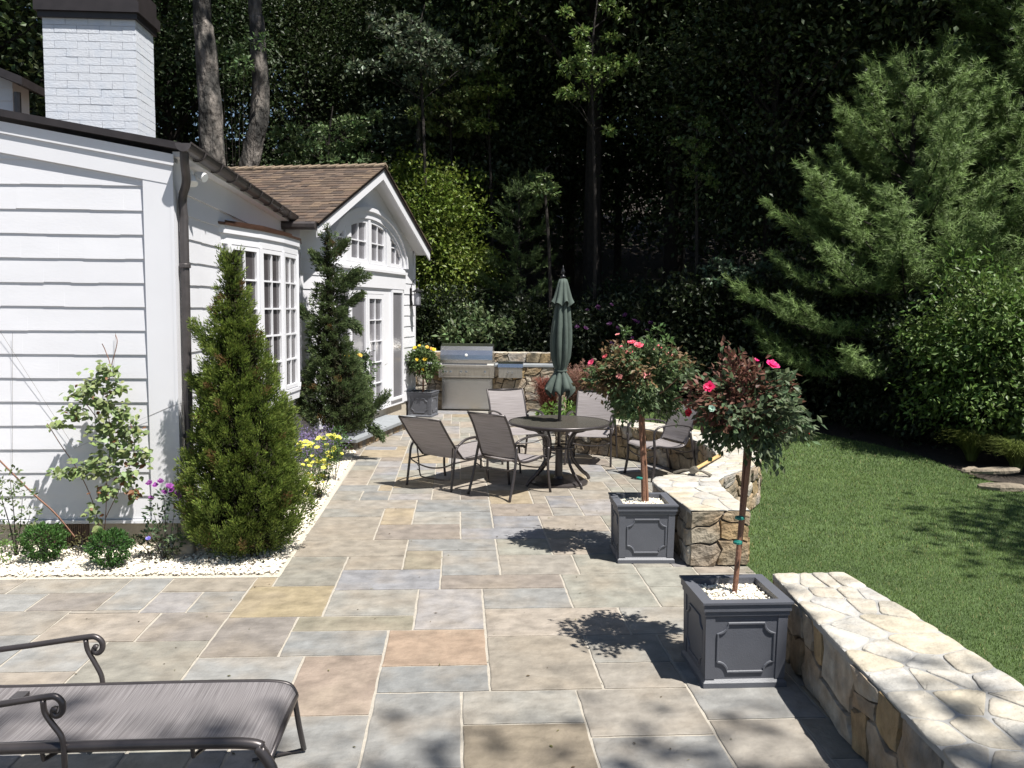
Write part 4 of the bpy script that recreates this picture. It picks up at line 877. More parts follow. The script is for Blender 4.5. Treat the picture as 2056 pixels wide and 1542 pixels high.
def rose_tree(name, label, base, crown, rad, nleaf, lsize, group, flowers, leafcol, newcol=None, stake=None, trunk_r=0.012, fcol=(0.75, 0.02, 0.12), fr=0.035, ties=(), newbias=None):
    base = np.array(base, float); crown = np.array(crown, float); t = thing(name, label, 'rose tree', tuple(base), group=group)
    g = rng
    mb = MB(); neck = crown+np.array([0, 0, -rad[2]*0.75]); mid = (base+neck)/2+np.array([0.006, 0.004, 0])
    mb.tube(spline([base, base*0.7+neck*0.3+[0.004, 0, 0], mid, neck], 6), np.linspace(trunk_r, trunk_r*0.75, 19), 8)
    ncl = 84; tips = []
    for i in range(ncl):
        d = rdir(1, 0.25)[0]; rr = g.uniform(0.55, 1.0)**0.5; p = crown+d*np.array(rad)*rr*(1+0.26*math.sin(d[0]*6+d[2]*5+base[1])); tips.append((p, d))
        if i < 34: m = neck*0.45+p*0.55+np.array([0, 0, -0.02]); mb.tube([neck, m, p], [trunk_r*0.5, trunk_r*0.3, 0.0015], 5)
    mb.build('trunk', MT['stem'], t)
    if stake is not None:
        sm = MB(); sm.tube([np.array(stake[0]), np.array(stake[1])], 0.0125, 8); sm.build('stake', MT['stake'], t)
    for tp in ties:
        tm = MB(); tm.lathe([(0.020, 0), (0.026, 0.003), (0.026, 0.014), (0.020, 0.017)], tuple(tp), 12); tm.build('tie', MT['tie'], t)
    per = nleaf//ncl; C = []; A = []; N = []; col = []
    for p, d in tips:
        C.append(p+g.normal(size=(per, 3))*min(rad)*0.17); A.append(unit(d+g.normal(size=(per, 3))*0.6+np.array([0, 0, -0.25]))); N.append(unit(d*0.5+g.normal(size=(per, 3))*0.45+np.array([0, 0, 0.75])))
        isnew = newcol is not None and ((d[2] > 0.3 and g.uniform() < 0.28) or (newbias is not None and d@np.array(newbias) > 0.5 and g.uniform() < 0.42))
        col.append(np.tile(np.array(newcol if isnew else leafcol), (per, 1))*g.uniform(0.8, 1.2))
    C = np.concatenate(C); n = len(C)
    V, F = leaves(C, lsize*g.uniform(0.7, 1.3, n), lsize*0.58*g.uniform(0.8, 1.2, n), np.concatenate(A), np.concatenate(N))
    npmesh('crown', V, F, MT['gloss'], t, vcol(np.concatenate(col), n, 4, 0.3, 0.1))
    for (fp_, fc_, fr_) in flowers:
        fm = MB(); up = unit(unit(np.array(fp_)-crown)+np.array([0, -0.5, 0.4])); flower(fm, np.array(fp_, float), fr_, fc_, up); fm.build('flower', MT['petal'], t, cols=True)
    return t
RED = (0.80, 0.015, 0.10); MAG = (0.85, 0.03, 0.22); PNK = (0.80, 0.14, 0.20); PALE = (0.85, 0.36, 0.36); YEL = (0.85, 0.62, 0.05)
c1 = aty(1500, 822, 4.70); k1 = lambda x, y, dy=-0.1: tuple(aty(x, y, 4.70+dy))
b1_ = np.array([1.52, 4.61, 0.40])
rose_tree('rose_tree', 'standard rose tree with red and magenta blooms and reddish new leaves in the nearest planter', b1_, c1, (0.275, 0.25, 0.225), 4000, 0.045, 'standard rose trees in planters',
  [(k1(1551, 733, -0.12), MAG, 0.036), (k1(1515, 724, 0.05), MAG, 0.024), (k1(1424, 777, -0.25), (0.85, 0.03, 0.16), 0.030), (k1(1383, 829, -0.05), (0.6, 0.01, 0.03), 0.024), (k1(1622, 862, 0.0), (0.85, 0.01, 0.02), 0.028), (k1(1430, 820, -0.30), (0.45, 0.62, 0.5), 0.018)],
  (0.085, 0.118, 0.060), (0.15, 0.070, 0.050), stake=(b1_+[0.012, 0.03, 0], aty(1507, 895, 4.66)), ties=(aty(1485, 1043, 4.60), aty(1481, 1092, 4.60)), newbias=(-0.7, -0.1, 0.5), trunk_r=0.014)
c2_ = aty(1285, 768, 6.9); k2 = lambda x, y, dy=-0.2: tuple(aty(x, y, 6.9+dy)); b2_ = np.array([1.50, 6.87, 0.40])
rose_tree('rose_tree', 'standard rose tree topped with pink blooms in the planter by the curved wall', b2_, c2_, (0.34, 0.31, 0.255), 5600, 0.049, 'standard rose trees in planters',
  [(k2(1268, 688, 0), PNK, .032), (k2(1282, 694, -.1), PNK, .036), (k2(1250, 697, 0), PNK, .03), (k2(1263, 706, -.15), (0.8, .2, .22), .034), (k2(1323, 697, 0), PNK, .03), (k2(1311, 703, -.1), PALE, .028), (k2(1345, 712, 0), PALE, .026), (k2(1298, 752, -.32), PALE, .034), (k2(1244, 756, -.3), (0.6, .25, .22), .026), (k2(1187, 729, 0), (0.85, .12, .25), .034), (k2(1215, 716, 0), (.6, .1, .12), .022), (k2(1240, 672, .1), PALE, .02)],
  (0.082, 0.120, 0.050), (0.15, 0.10, 0.05), stake=(b2_+[0.035, 0.02, 0], aty(1291, 830, 6.9)), ties=(aty(1284, 962, 6.87),), trunk_r=0.020, newbias=(-0.9, 0, 0.2))
c3_ = aty(849, 728, 16.0); k3 = lambda x, y: tuple(aty(x, y, 15.75))
rose_tree('rose_tree', 'small standard rose with yellow and orange blooms left of the grill', (-0.66, 16.05, 0.38), c3_, (0.27, 0.26, 0.25), 2200, 0.06, 'standard rose trees in planters',
  [(k3(833, 698), YEL, .038), (k3(842, 694), YEL, .026), (k3(858, 697), (0.85, .55, .10), .034), (k3(866, 700), (0.85, .45, .12), .03), (k3(871, 702), YEL, .04), (k3(853, 722), YEL, .04), (k3(837, 722), YEL, .03), (k3(849, 742), YEL, .03)],
  (0.09, 0.135, 0.045), trunk_r=0.02)
c4_ = aty(708, 765, 12.6)
rose_tree('rose_tree', 'bushy standard rose with a few yellow blooms beside the twisted conifer', (-1.62, 12.55, 0.34), c4_, (0.27, 0.26, 0.36), 2600, 0.055, 'standard rose trees in planters',
  [(tuple(aty(698, 714, 12.3)), YEL, .04), (tuple(aty(722, 714, 12.4)), (.85, .55, .1), .04), (tuple(aty(688, 722, 12.4)), (.8, .7, .5), .03)], (0.062, 0.100, 0.038), trunk_r=0.018)

# ------------------------------------------------------------------ grill
gt = np.array([1.0, -0.11, 0]); gt /= np.linalg.norm(gt); gnn = np.array([gt[1], -gt[0], 0]); gr0 = np.array([0.16, 16.86, 0.0])
def GR(x, y, z): p = gr0+gt*x-gnn*y; return (p[0], p[1], z)     # x along wall, y into the wall
gm = thing('grill', 'stainless steel built-in grill with rounded hood set in the stone wall', 'grill', tuple(gr0))
mb = MB(); prof = [(-0.20, 0.935), (-0.205, 1.00), (-0.19, 1.09), (-0.15, 1.18), (-0.08, 1.255), (0.02, 1.295), (0.16, 1.30), (0.30, 1.27), (0.33, 0.935)]
mb.prism(prof, lambda a, b, d: GR(d, a, b), -0.50, 0.50); hood = mb.build('hood', MT['steel'], gm)
mb = MB(); mb.tube([GR(-0.43, -0.245, 1.0), GR(0.43, -0.245, 1.0)], 0.013, 8); 
for x in (-0.40, 0.40): mb.tube([GR(x, -0.19, 1.0), GR(x, -0.245, 1.0)], 0.009, 6)
mb.build('hood_handle', MT['steel'], hood)
mb = MB(); mb.lathe([(0.03, 0), (0.032, 0.006), (0.02, 0.01)], (0, 0, 0), 12); V = mb.V[0]; mb = MB(); 
mb.add([GR(a*0.9, -0.20-(c)*1.2, 1.09+b*0.9) for a, b, c in V], [list(range(12, 24)), list(range(24, 36))]+[(i, (i+1) % 12, 12+(i+1) % 12, 12+i) for i in range(12)]+[(12+i, 12+(i+1) % 12, 24+(i+1) % 12, 24+i) for i in range(12)]); mb.build('thermometer', MT['lamp'], hood)
for x, s in ((-0.5, -1), (0.5, 1)): pass
mb = MB(); mb.prism([(-0.235, 0.90), (-0.215, 0.932), (0.30, 0.932), (0.30, 0.655), (-0.195, 0.655)], lambda a, b, d: GR(d, a, b), -0.53, 0.53)
cpn = mb.build('control_panel', MT['steeld'], gm)
mb = MB(); mb.ring([(-0.48, 0.675), (0.48, 0.675), (0.48, 0.875), (-0.48, 0.875)], [(-0.47, 0.685), (0.47, 0.685), (0.47, 0.865), (-0.47, 0.865)], lambda a, b, d: GR(a, -0.197-(b-0.655)*0.155-d, b), 0.002, 0.008); mb.build('panel_trim', MT['steel'], cpn)
for x in (-0.43, -0.38, -0.30, -0.10, 0.0, 0.36):
    mb = MB(); c = np.array(GR(x, -0.22, 0.765)); mb.tube([c, c+gnn*0.015, c+gnn*0.016, c+gnn*0.045], [0.026, 0.026, 0.019, 0.017], 12); mb.build('knob', MT['steel'], cpn)
mb = MB(); mb.box((-0.49, -0.03, 0.03), (0.49, 0.3, 0.63)); V = [GR(x, y, z) for x, y, z in mb.V[0]]; mb = MB(); mb.add(V, BOXF)
cab = mb.build('cabinet', MT['steeld'], gm)
mb = MB(); mb.add([GR(x, y, z) for x, y, z in [(-0.46, -0.055, 0.055), (0.46, -0.055, 0.055), (0.46, -0.032, 0.055), (-0.46, -0.032, 0.055), (-0.46, -0.055, 0.60), (0.46, -0.055, 0.60), (0.46, -0.032, 0.60), (-0.46, -0.032, 0.60)]], BOXF)
mb.ring([(-0.475, 0.04), (0.475, 0.04), (0.475, 0.615), (-0.475, 0.615)], [(-0.465, 0.05), (0.465, 0.05), (0.465, 0.605), (-0.465, 0.605)], lambda a, b, d: GR(a, -0.033-d, b), 0.0, 0.012)
mb.build('cabinet_door', MT['steel'], cab)
sb = thing('side_burner', 'small stainless side burner box set in the counter right of the grill', 'burner', GR(0.80, 0, 0.66))
mb = MB(); mb.prism([(-0.16, 0.66), (-0.17, 0.86), (0.25, 0.86), (0.25, 0.66)], lambda a, b, d: GR(d, a, b), 0.62, 1.07); bx = mb.build('burner_body', MT['steeld'], sb)
mb = MB(); mb.prism([(-0.18, 0.862), (-0.165, 0.93), (0.0, 0.965), (0.26, 0.965), (0.26, 0.862)], lambda a, b, d: GR(d, a, b), 0.605, 1.085); mb.build('burner_lid', MT['steel'], sb)
for x in (0.80, 0.88):
    mb = MB(); c = np.array(GR(x, -0.165, 0.76)); mb.tube([c, c+gnn*0.03], [0.022, 0.018], 12); mb.build('knob', MT['steel'], sb)

# ------------------------------------------------------------------ sling chairs
def strip(mb, prof, x0, x1, th=0.004, nx=6, sag=0.0):
    """fabric strip through profile (y,z) points between x0 and x1; Col.xy carries weave coordinates"""
    P = np.array(prof, float); n = len(P); S = pathlen(P); V = []; C = []
    for side in (0, 1):
        for k in range(n):
            a = P[max(k-1, 0)]; b = P[min(k+1, n-1)]; t = (b-a)/np.linalg.norm(b-a); nn = np.array([-t[1], t[0]])
            for i in range(nx+1):
                u = i/nx; s_ = sag*(1-(2*u-1)**2)
                q = P[k]+nn*(th*side-s_); V.append((x0+(x1-x0)*u, q[0], q[1])); C.append((S[k], u*(x1-x0), 0))
    m = nx+1; F = []
    for side in (0, 1):
        o = side*n*m
        for k in range(n-1):
            for i in range(nx): f = (o+k*m+i, o+k*m+i+1, o+(k+1)*m+i+1, o+(k+1)*m+i); F.append(f if side else f[::-1])
    mb.add(V, F, np.array(C)); return mb
def xf(mb, M4):
    for i, V in enumerate(mb.V): mb.V[i] = V@M4[:3, :3].T+M4[:3, 3]
def sling_chair(loc, rz, label):
    t = thing('sling_chair', label, 'patio chair', loc, rz, 'sling chairs round the dining table', world=False); hw = 0.255
    prof = spline([(0, -.46, .90), (0, -.44, .87), (0, -.385, .78), (0, -.33, .66), (0, -.28, .54), (0, -.245, .45), (0, -.20, .395), (0, -.10, .375), (0, .05, .385), (0, .17, .405), (0, .235, .395), (0, .255, .375)], 4)[:, 1:]
    ib = next(i for i, p in enumerate(prof) if p[1] < 0.43)
    mb = MB(); strip(mb, prof[:ib+1], -hw+0.01, hw-0.01, sag=0.012); mb.build('backrest', MT['sling'], t, cols=True, smooth=True)
    mb = MB(); strip(mb, prof[ib+1:], -hw+0.01, hw-0.01, sag=0.012); mb.build('seat', MT['sling'], t, cols=True, smooth=True)
    mb = MB()
    for s in (-1, 1): mb.tube([(s*hw, p[0], p[1]) for p in prof], 0.0125, 8)
    mb.tube([(-hw, -.455, .893), (hw, -.455, .893)], 0.011, 8); mb.tube([(-hw, -.235, .42), (hw, -.235, .42)], 0.009, 8)
    mb.tube([(-hw, .16, .385), (hw, .16, .385)], 0.009, 8)
    mb.build('frame', MT['frame'], t, smooth=True)
    for s in (-1, 1):
        X = s*(hw+0.030)
        mb = MB(); mb.tube(spline([(s*(hw+.012), -.30, .585), (X, -.26, .618), (X, -.12, .645), (X, .05, .648), (X, .17, .632), (X, .235, .585), (X, .245, .50)], 5), 0.0155, 8, flat=(1.25, .75)); mb.build('armrest', MT['frame'], t, smooth=True)
        mb = MB(); mb.tube(spline([(X, .245, .50), (X, .232, .36), (X+s*.005, .235, .2), (X+s*.01, .27, 0)], 5), 0.0155, 8, flat=(1.1, .9)); mb.tube([(X, .233, .375), (s*hw, .20, .385)], 0.009, 6); mb.build('leg', MT['frame'], t, smooth=True)
        mb = MB(); mb.tube(spline([(s*(hw+.012), -.27, .56), (X-s*.005, -.30, .40), (X, -.345, .2), (X+s*.008, -.41, 0)], 5), 0.0155, 8, flat=(1.1, .9)); mb.build('leg', MT['frame'], t, smooth=True)
    mb = MB(); mb.tube(spline([(-hw-.02, -.315, .33), (-.12, -.31, .29), (.12, -.31, .29), (hw+.02, -.315, .33)], 5), 0.008, 6); mb.build('cross_brace', MT['frame'], t, smooth=True); mb = MB(); mb.tube(spline([(-hw-.02, .235, .30), (-.12, .23, .26), (.12, .23, .26), (hw+.02, .235, .30)], 5), 0.008, 6); mb.build('cross_brace', MT['frame'], t, smooth=True)
    return t
def place(src, loc, rz, label):
    c = copy_tree(src); c.location = loc; c.rotation_euler = (0, 0, rz); c['label'] = label; return c
# local +y is the way the chair faces; rz = -azimuth
az = lambda dx, dy: -math.atan2(dx, dy)
ch0 = sling_chair((0.60, 9.33, 0), az(.70, .72), 'sling chair seen from behind, nearest the camera at the round table')
place(ch0, (0.76, 11.35, 0), az(.30, -.95), 'sling chair facing the camera, left of the closed umbrella in front of the grill')
place(ch0, (1.72, 11.15, 0), az(-.30, -.95), 'sling chair facing the camera, right of the closed umbrella')
place(ch0, (2.38, 10.22, 0), az(-.93, -.36), 'sling chair seen from the side, pulled back against the curved seat wall')
# reclining chaise chair at the left of the group
def recliner():
    t = thing('sling_lounge_chair', 'sling lounge chair with its notched back reclined, leftmost at the dining set', 'lounge chair', (-0.17, 9.75, 0), az(.62, .78), world=False); hw = 0.29
    mb = MB(); bk = spline([(0, -.42, .80), (0, -.36, .72), (0, -.2, .52), (0, -.02, .33)], 6)[:, 1:]; strip(mb, bk, -hw+.01, hw-.01, sag=.012); mb.build('backrest', MT['sling'], t, cols=True, smooth=True)
    st2 = spline([(0, .0, .325), (0, .2, .31), (0, .45, .33), (0, .9, .345), (0, 1.16, .33), (0, 1.2, .30)], 5)[:, 1:]; mb = MB(); strip(mb, st2, -hw+.01, hw-.01, sag=.012); mb.build('seat', MT['sling'], t, cols=True, smooth=True)
    mb = MB()
    for s in (-1, 1): mb.tube([(s*hw, p[0], p[1]) for p in bk], 0.0125, 8); mb.tube([(s*hw, p[0], p[1]) for p in st2], 0.0125, 8)
    mb.tube([(-hw, -.415, .795), (hw, -.415, .795)], .011, 8); mb.tube([(-hw, -.01, .33), (hw, -.01, .33)], .009, 8); mb.tube([(-hw, 1.19, .31), (hw, 1.19, .31)], .009, 8); mb.build('frame', MT['frame'], t, smooth=True)
    for s in (-1, 1):
        X = s*(hw+.03)
        mb = MB(); mb.tube(spline([(X, -.14, .49), (X, -.19, .42), (X, -.21, .3), (X, -.24, .12), (X, -.26, 0)], 5), 0.0145, 8); mb.build('leg', MT['frame'], t, smooth=True)
        mb = MB(); mb.tube(spline([(X, -.14, .49), (X, 0, .545), (X, .2, .55), (X, .36, .50), (X, .40, .36), (X, .40, .15), (X, .42, 0)], 5), 0.0145, 8); mb.build('armrest', MT['frame'], t, smooth=True)
        mb = MB(); mb.tube([(s*hw, 1.08, .33), (s*(hw+.01), 1.10, 0)], 0.0125, 8); mb.build('leg', MT['frame'], t, smooth=True)
        mb = MB(); mb.tube([(s*(hw+.012), -.21, .30), (s*(hw+.012), .40, .30)], .009, 6); mb.build('side_rail', MT['frame'], t)
    mb = MB(); a_, b_, z_ = -.17, -.06, .13
    mb.tube(spline([(-hw+.03, -.16, .46), (-hw+.05, -.15, .28), (-hw+.06, -.14, .13), (-hw+.10, -.14, .09), (0, -.14, .085), (hw-.10, -.14, .09), (hw-.06, -.14, .13), (hw-.05, -.15, .28), (hw-.03, -.16, .46)], 4), 0.0085, 6)
    for s in (-1, 1):
        for z in (.16, .21, .26): mb.tube([(s*(hw-.055), -.145, z), (s*(hw-.055)+s*.018, -.16, z+.015)], .005, 5)
    mb.build('recline_bracket', MT['frame'], t)
    mb = MB(); mb.tube(spline([(-hw-.02, -.22, .30), (-.18, -.22, .25), (0, -.22, .225), (.18, -.22, .25), (hw+.02, -.22, .30)], 5), .009, 6); mb.build('cross_brace', MT['frame'], t)
recliner()

# ------------------------------------------------------------------ table, umbrella
tc = np.array([1.15, 9.85, 0.0])
tt = thing('round_table', 'round dark patio table with curved metal legs under the closed umbrella', 'table', tuple(tc))
mb = MB(); mb.lathe([(0.03, .692), (.555, .692), (.562, .700), (.562, .708), (.03, .708)], tc, 56); top_ = mb.build('tabletop', MT['tabletop'], tt)
mb = MB(); A = np.linspace(0, 2*math.pi, 57); mb.tube([tc+np.array([.572*math.cos(a), .572*math.sin(a), .696]) for a in A], 0.0165, 8, cap=False); mb.build('rim', MT['frame'], top_, smooth=True)
for a in (29, 119, 209, 299):
    d = np.array([math.cos(R(a)), math.sin(R(a)), 0]); s_ = np.array([-d[1], d[0], 0])
    P = [tc+d*.50+[0, 0, .685], tc+d*.44+[0, 0, .66], tc+d*.30+[0, 0, .62], tc+d*.20+[0, 0, .52], tc+d*.17+[0, 0, .40], tc+d*.20+[0, 0, .26], tc+d*.32+[0, 0, .12], tc+d*.41+[0, 0, .05], tc+d*.44]
    mb = MB(); mb.tube(spline(P, 5), 0.021, 8, flat=(.5, 1.1)); mb.build('leg', MT['frame'], tt, smooth=True)
mb = MB()
for rr, z in ((.175, .42), (.49, .668)): mb.tube([tc+np.array([rr*math.cos(a), rr*math.sin(a), z]) for a in A], 0.010, 6, cap=False)
mb.build('ring_brace', MT['frame'], tt, smooth=True)
ut = thing('patio_umbrella', 'closed dark green patio umbrella standing through the round table', 'umbrella', tuple(tc))
px_ = lambda z: tc+np.array([0.030*z/2.4-0.008, 0.02*z/2.4, z])
mb = MB(); mb.tube([px_(0.03), px_(2.33)], 0.0195, 12); mb.build('pole', MT['frame'], ut, smooth=True)
mb = MB(); mb.lathe([(.012, 0), (.030, .01), (.034, .02), (.018, .035), (.012, .05), (.024, .065), (.022, .085), (.006, .12), (.002, .15)], px_(2.335), 12); mb.build('finial', MT['black'], ut, smooth=True)
mb = MB(); mb.lathe([(.335, 0), (.335, .022), (.30, .040), (.06, .055), (.045, .08), (.04, .42), (.03, .43)], (tc[0], tc[1], 0.0), 40); mb.build('umbrella_base', MT['frame'], ut)
def folds(name, prof, nf, amp, hem=0.0, ph=0.0):
    n = nf*12; V = []; F = []
    for k, (r, z, am) in enumerate(prof):
        c = px_(z)
        for i in range(n):
            a = 2*math.pi*i/n+0.06*math.sin(z*5+ph); w1 = abs(math.sin(a*nf/2+ph)); f = 1-am*(1-w1**0.65)+0.05*math.sin(a*3+z*4)
            zz = z-(hem*(0.5-w1) if k == len(prof)-1 else 0)+(0.012*math.sin(a*5+2) if k == len(prof)-1 else 0); V.append((c[0]+r*f*math.cos(a), c[1]+r*f*math.sin(a), zz))
    for k in range(len(prof)-1):
        for i in range(n): j = (i+1) % n; F.append((k*n+j, k*n+i, (k+1)*n+i, (k+1)*n+j))
    mb = MB(); mb.add(V, F); return mb.build(name, MT['canvas'], ut, smooth=True)
folds('canopy', [(.03, 2.26, .1), (.055, 2.2, .2), (.075, 2.1, .35), (.10, 1.95, .45), (.125, 1.75, .5), (.132, 1.6, .52), (.120, 1.45, .5), (.085, 1.34, .4), (.062, 1.295, .25), (.075, 1.27, .3), (.125, 1.20, .42), (.172, 1.12, .5), (.190, 1.075, .55), (.185, 1.03, .6)], 8, .4, hem=0.10)
folds('top_vent', [(.022, 2.335, .05), (.045, 2.325, .1), (.062, 2.28, .2), (.085, 2.2, .3), (.11, 2.12, .38), (.140, 2.045, .45)], 8, .4, hem=0.05, ph=.4)
mb = MB(); mb.tube([px_(1.295)+np.array([.07*math.cos(a), .07*math.sin(a), 0.008*math.sin(a)]) for a in A], 0.008, 6, cap=False); mb.build('tie_strap', MT['canvas'], ut)

# ------------------------------------------------------------------ mattock on the wall
h0 = np.array([*atz(1447, 914, 0.47)[:2], 0.475]); h1 = np.array([*atz(1392, 950, 0.47)[:2], 0.50]); mt_ = thing('mattock', 'short handled mattock with worn steel head lying on the curved wall', 'tool', (h1[0], h1[1], 0.455))
mb = MB(); mb.tube([h0, h0*.7+h1*.3, h0*.2+h1*.8, h1], [.024, .021, .019, .024], 10, flat=(1, .8)); mb.build('handle', MT['wood'], mt_, smooth=True)
d = unit(h1-h0); s_ = unit(np.cross(d, [0, 0, 1.0])); hc = h1+d*0.01; mb = MB(); mb.tube(spline([hc-s_*.17+[0, 0, -.035], hc-s_*.09+[0, 0, -.005], hc, hc+s_*.09+[0, 0, -.008], hc+s_*.18+[0, 0, -.04]], 4), np.array([.05, .047, .044, .04, .034, .034, .034, .034, .034, .036, .038, .04, .044, .048, .052, .055, .055])*0.8, 6, flat=(1.0, .32)); mb.tube([h1-d*.06, h1+d*.04], .032, 8); mb.build('head', MT['iron'], mt_)

# ------------------------------------------------------------------ foreground chaise
cr = thing('chaise_lounge', 'bronze framed chaise lounge with striped sling and scrolled arms in the near left corner', 'chaise lounge', (-1.2, 3.4, 0))
SZ = 0.38; YF, YN, XE = 3.70, 3.16, -0.70
mb = MB(); rr = 0.10
pr = [(-2.75, SZ+.30), (-2.45, SZ+.16), (-2.15, SZ+.02), (-2.0, SZ-.005), (-1.6, SZ-.004), (-1.2, SZ), (-.9, SZ), (-.78, SZ-.004), (-.725, SZ-.02), (-.70, SZ-.06)]
prs = spline([(0, a, b) for a, b in pr], 4)[:, 1:]
strip(mb, prs, YN+.02, YF-.012, sag=0.012, nx=10)
for V in mb.V: V[:, [0, 1]] = V[:, [1, 0]]
mb.build('sling', MT['chaise_sling'], cr, cols=True, smooth=True)
mb = MB(); mb.tube([(a, YF, b) for a, b in prs], 0.011, 8)
mb.tube([(a, YN, b+.004) for a, b in prs[:-4]], 0.021, 10)
mb.tube(spline([(prs[-4][0]-.01, YN, prs[-4][1]+.004), (-.735, YN-.005, SZ-.02), (-.69, YN-.01, SZ-.09), (-.66, YN-.02, SZ-.2), (-.60, YN-.03, 0)], 4), .021, 10)
mb.tube([(-.70, YN, SZ-.065), (-.70, YF, SZ-.065)], .012, 8)
mb.build('frame', MT['frame'], cr, smooth=True)
mb = MB(); mb.tube(spline([(-.735, YF+.0, SZ-.015), (-.715, YF+.012, SZ-.06), (-.70, YF+.05, .16), (-.69, YF+.11, .015)], 4), .0125, 8); mb.tube([(-.69, YF+.11, .015), (-.73, YF+.10, .01), (-.90, YF+.03, .012)], .008, 6); mb.build('leg', MT['frame'], cr, smooth=True)
for (yp, pts, post) in ((YF+.02, [(0, 1304), (60, 1296), (120, 1287), (175, 1279), (192, 1279), (204, 1288), (206, 1300), (201, 1309), (193, 1311), (188, 1305), (191, 1299), (196, 1300)], [(172, 1285), (176, 1305), (190, 1330), (203, 1355), (207, 1376)]),
                        (YN-.02, [(0, 1414), (50, 1406), (95, 1399), (112, 1399), (124, 1410), (126, 1424), (121, 1434), (112, 1437), (106, 1431), (108, 1424), (115, 1425)], [(86, 1405), (90, 1430), (104, 1452), (122, 1476), (128, 1500), (130, 1542), (131, 1590)])):
    mb = MB(); P = [aty(x, y, yp) for x, y in pts]; P = [P[0]+(P[0]-P[1])*4.0]+P; sp = spline(P, 5); rad = np.full(len(sp), .0125); rad[-30:] = np.linspace(.0125, .0095, 30); rad[-6:] = .0125; mb.tube(sp, rad, 8); arm = mb.build('arm', MT['frame'], cr, smooth=True)
    mb = MB(); mb.tube(spline([aty(x, y, yp) for x, y in post], 5), .0125, 8, flat=(1.1, .8)); mb.build('arm_post', MT['frame'], arm, smooth=True)
for x in (-1.52, -.98): mb = MB(); mb.tube([(x, YN, SZ-.012), (x, YN+.01, SZ-.05), (x+.02, YN+.10, SZ-.06)], .009, 6); mb.build('sling_bracket', MT['frame'], cr)
mb = MB(); mb.tube([(-1.35, YN, SZ-.02), (-1.42, YN+.28, SZ-.1), (-1.35, YF, SZ-.02)], .01, 6); mb.build('cross_brace', MT['frame'], cr)
mb = MB(); q = aty(50, 1392, 3.6); mb.box((q[0]-.04, 3.55, SZ-.002), (q[0]+.01, 3.62, SZ+.012)); mb.build('hinge', MT['frame'], cr)

# ================================================================== PLANTS
def cloud(parent, name, C, A, N, L, W, base, material='leaf', var=0.3, hue=0.12, fold=0.25):
    n = len(C); V, F = leaves(C, L, W, A, N, fold); return npmesh(name, V, F, MT[material], parent, vcol(base, n, 4, var, hue))
def conifer(name, label, base, prof, nclump, per, L, W, col, tipcol, lean=None, brown=0.03, clump=0.06, up=0.75, trunk=0.035, seed=1, extra=()):
    """prof: list of (z, cx, cy, r): outline of the shrub read from the photo"""
    g = np.random.default_rng(seed); base = np.array(base, float); t = thing(name, label, 'shrub', tuple(base)); P = np.array(prof, float)
    zz = P[:, 0]; area = np.concatenate([[0], np.cumsum((P[1:, 3]+P[:-1, 3])/2*np.diff(zz))])
    u = g.uniform(0, area[-1], nclump); z = np.interp(u, area, zz); r = np.interp(z, zz, P[:, 3]); cx = np.interp(z, zz, P[:, 1]); cy = np.interp(z, zz, P[:, 2])
    a = g.uniform(0, 6.283, nclump); k = g.uniform(0.45, 1.0, nclump)**0.45; bumps = 1+0.09*np.sin(a*3+z*6)+0.07*np.sin(a*7+z*15+2)
    C0 = np.stack([cx+r*k*bumps*np.cos(a), cy+r*k*bumps*np.sin(a), z], 1); D = unit(np.stack([np.cos(a)*(1-up*0.55), np.sin(a)*(1-up*0.55), np.full(nclump, up)], 1)+g.normal(size=(nclump, 3))*0.16)
    for e in extra:   # protruding shoots (x,y,z,dx,dy,dz)
        m = 26; tt = np.linspace(0, 1, m)[:, None]; C0 = np.concatenate([C0, np.array(e[:3])+tt*np.array(e[3:6])+g.normal(size=(m, 3))*0.02]); D = np.concatenate([D, np.tile(unit(np.array(e[3:6], float)), (m, 1))])
    n0 = len(C0); shade = g.uniform(0.72, 1.25, n0); br = g.uniform(size=n0) < brown
    s = g.uniform(-0.15, 1.0, (n0, per, 1)); off = g.normal(size=(n0, per, 3)); C = C0[:, None]+D[:, None]*s*clump*1.5+off*clump*0.34*(1.1-np.clip(s, 0, 1)*0.75)
    A = unit(D[:, None]+unit(off)*0.55+0*C); N = rdir(n0*per, 0.3, g)
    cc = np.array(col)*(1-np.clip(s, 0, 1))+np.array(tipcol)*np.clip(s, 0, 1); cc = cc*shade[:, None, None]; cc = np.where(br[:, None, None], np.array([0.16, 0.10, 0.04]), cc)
    n = n0*per; cloud(t, 'foliage', C.reshape(-1, 3), A.reshape(-1, 3), N, L*g.uniform(0.6, 1.3, n), W*g.uniform(0.7, 1.2, n), cc.reshape(-1, 3), 'needle', 0.25, 0.08)
    # dark inner twigs
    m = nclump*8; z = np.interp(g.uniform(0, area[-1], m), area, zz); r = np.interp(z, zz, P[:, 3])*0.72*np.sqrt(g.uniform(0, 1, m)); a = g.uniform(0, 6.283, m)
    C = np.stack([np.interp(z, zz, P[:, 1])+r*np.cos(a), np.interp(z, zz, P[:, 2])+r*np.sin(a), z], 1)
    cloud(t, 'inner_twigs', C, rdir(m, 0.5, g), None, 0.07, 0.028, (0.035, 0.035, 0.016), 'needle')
    mb = MB(); mid = P[len(P)//2]; mb.tube(spline([base+[0, 0, -.03], (P[1, 1], P[1, 2], P[1, 0]), (mid[1], mid[2], mid[0]), (P[-2, 1], P[-2, 2], P[-2, 0])], 5), np.linspace(trunk, 0.006, 16), 7); mb.build('trunk', MT['darkbark'], t)
    return t
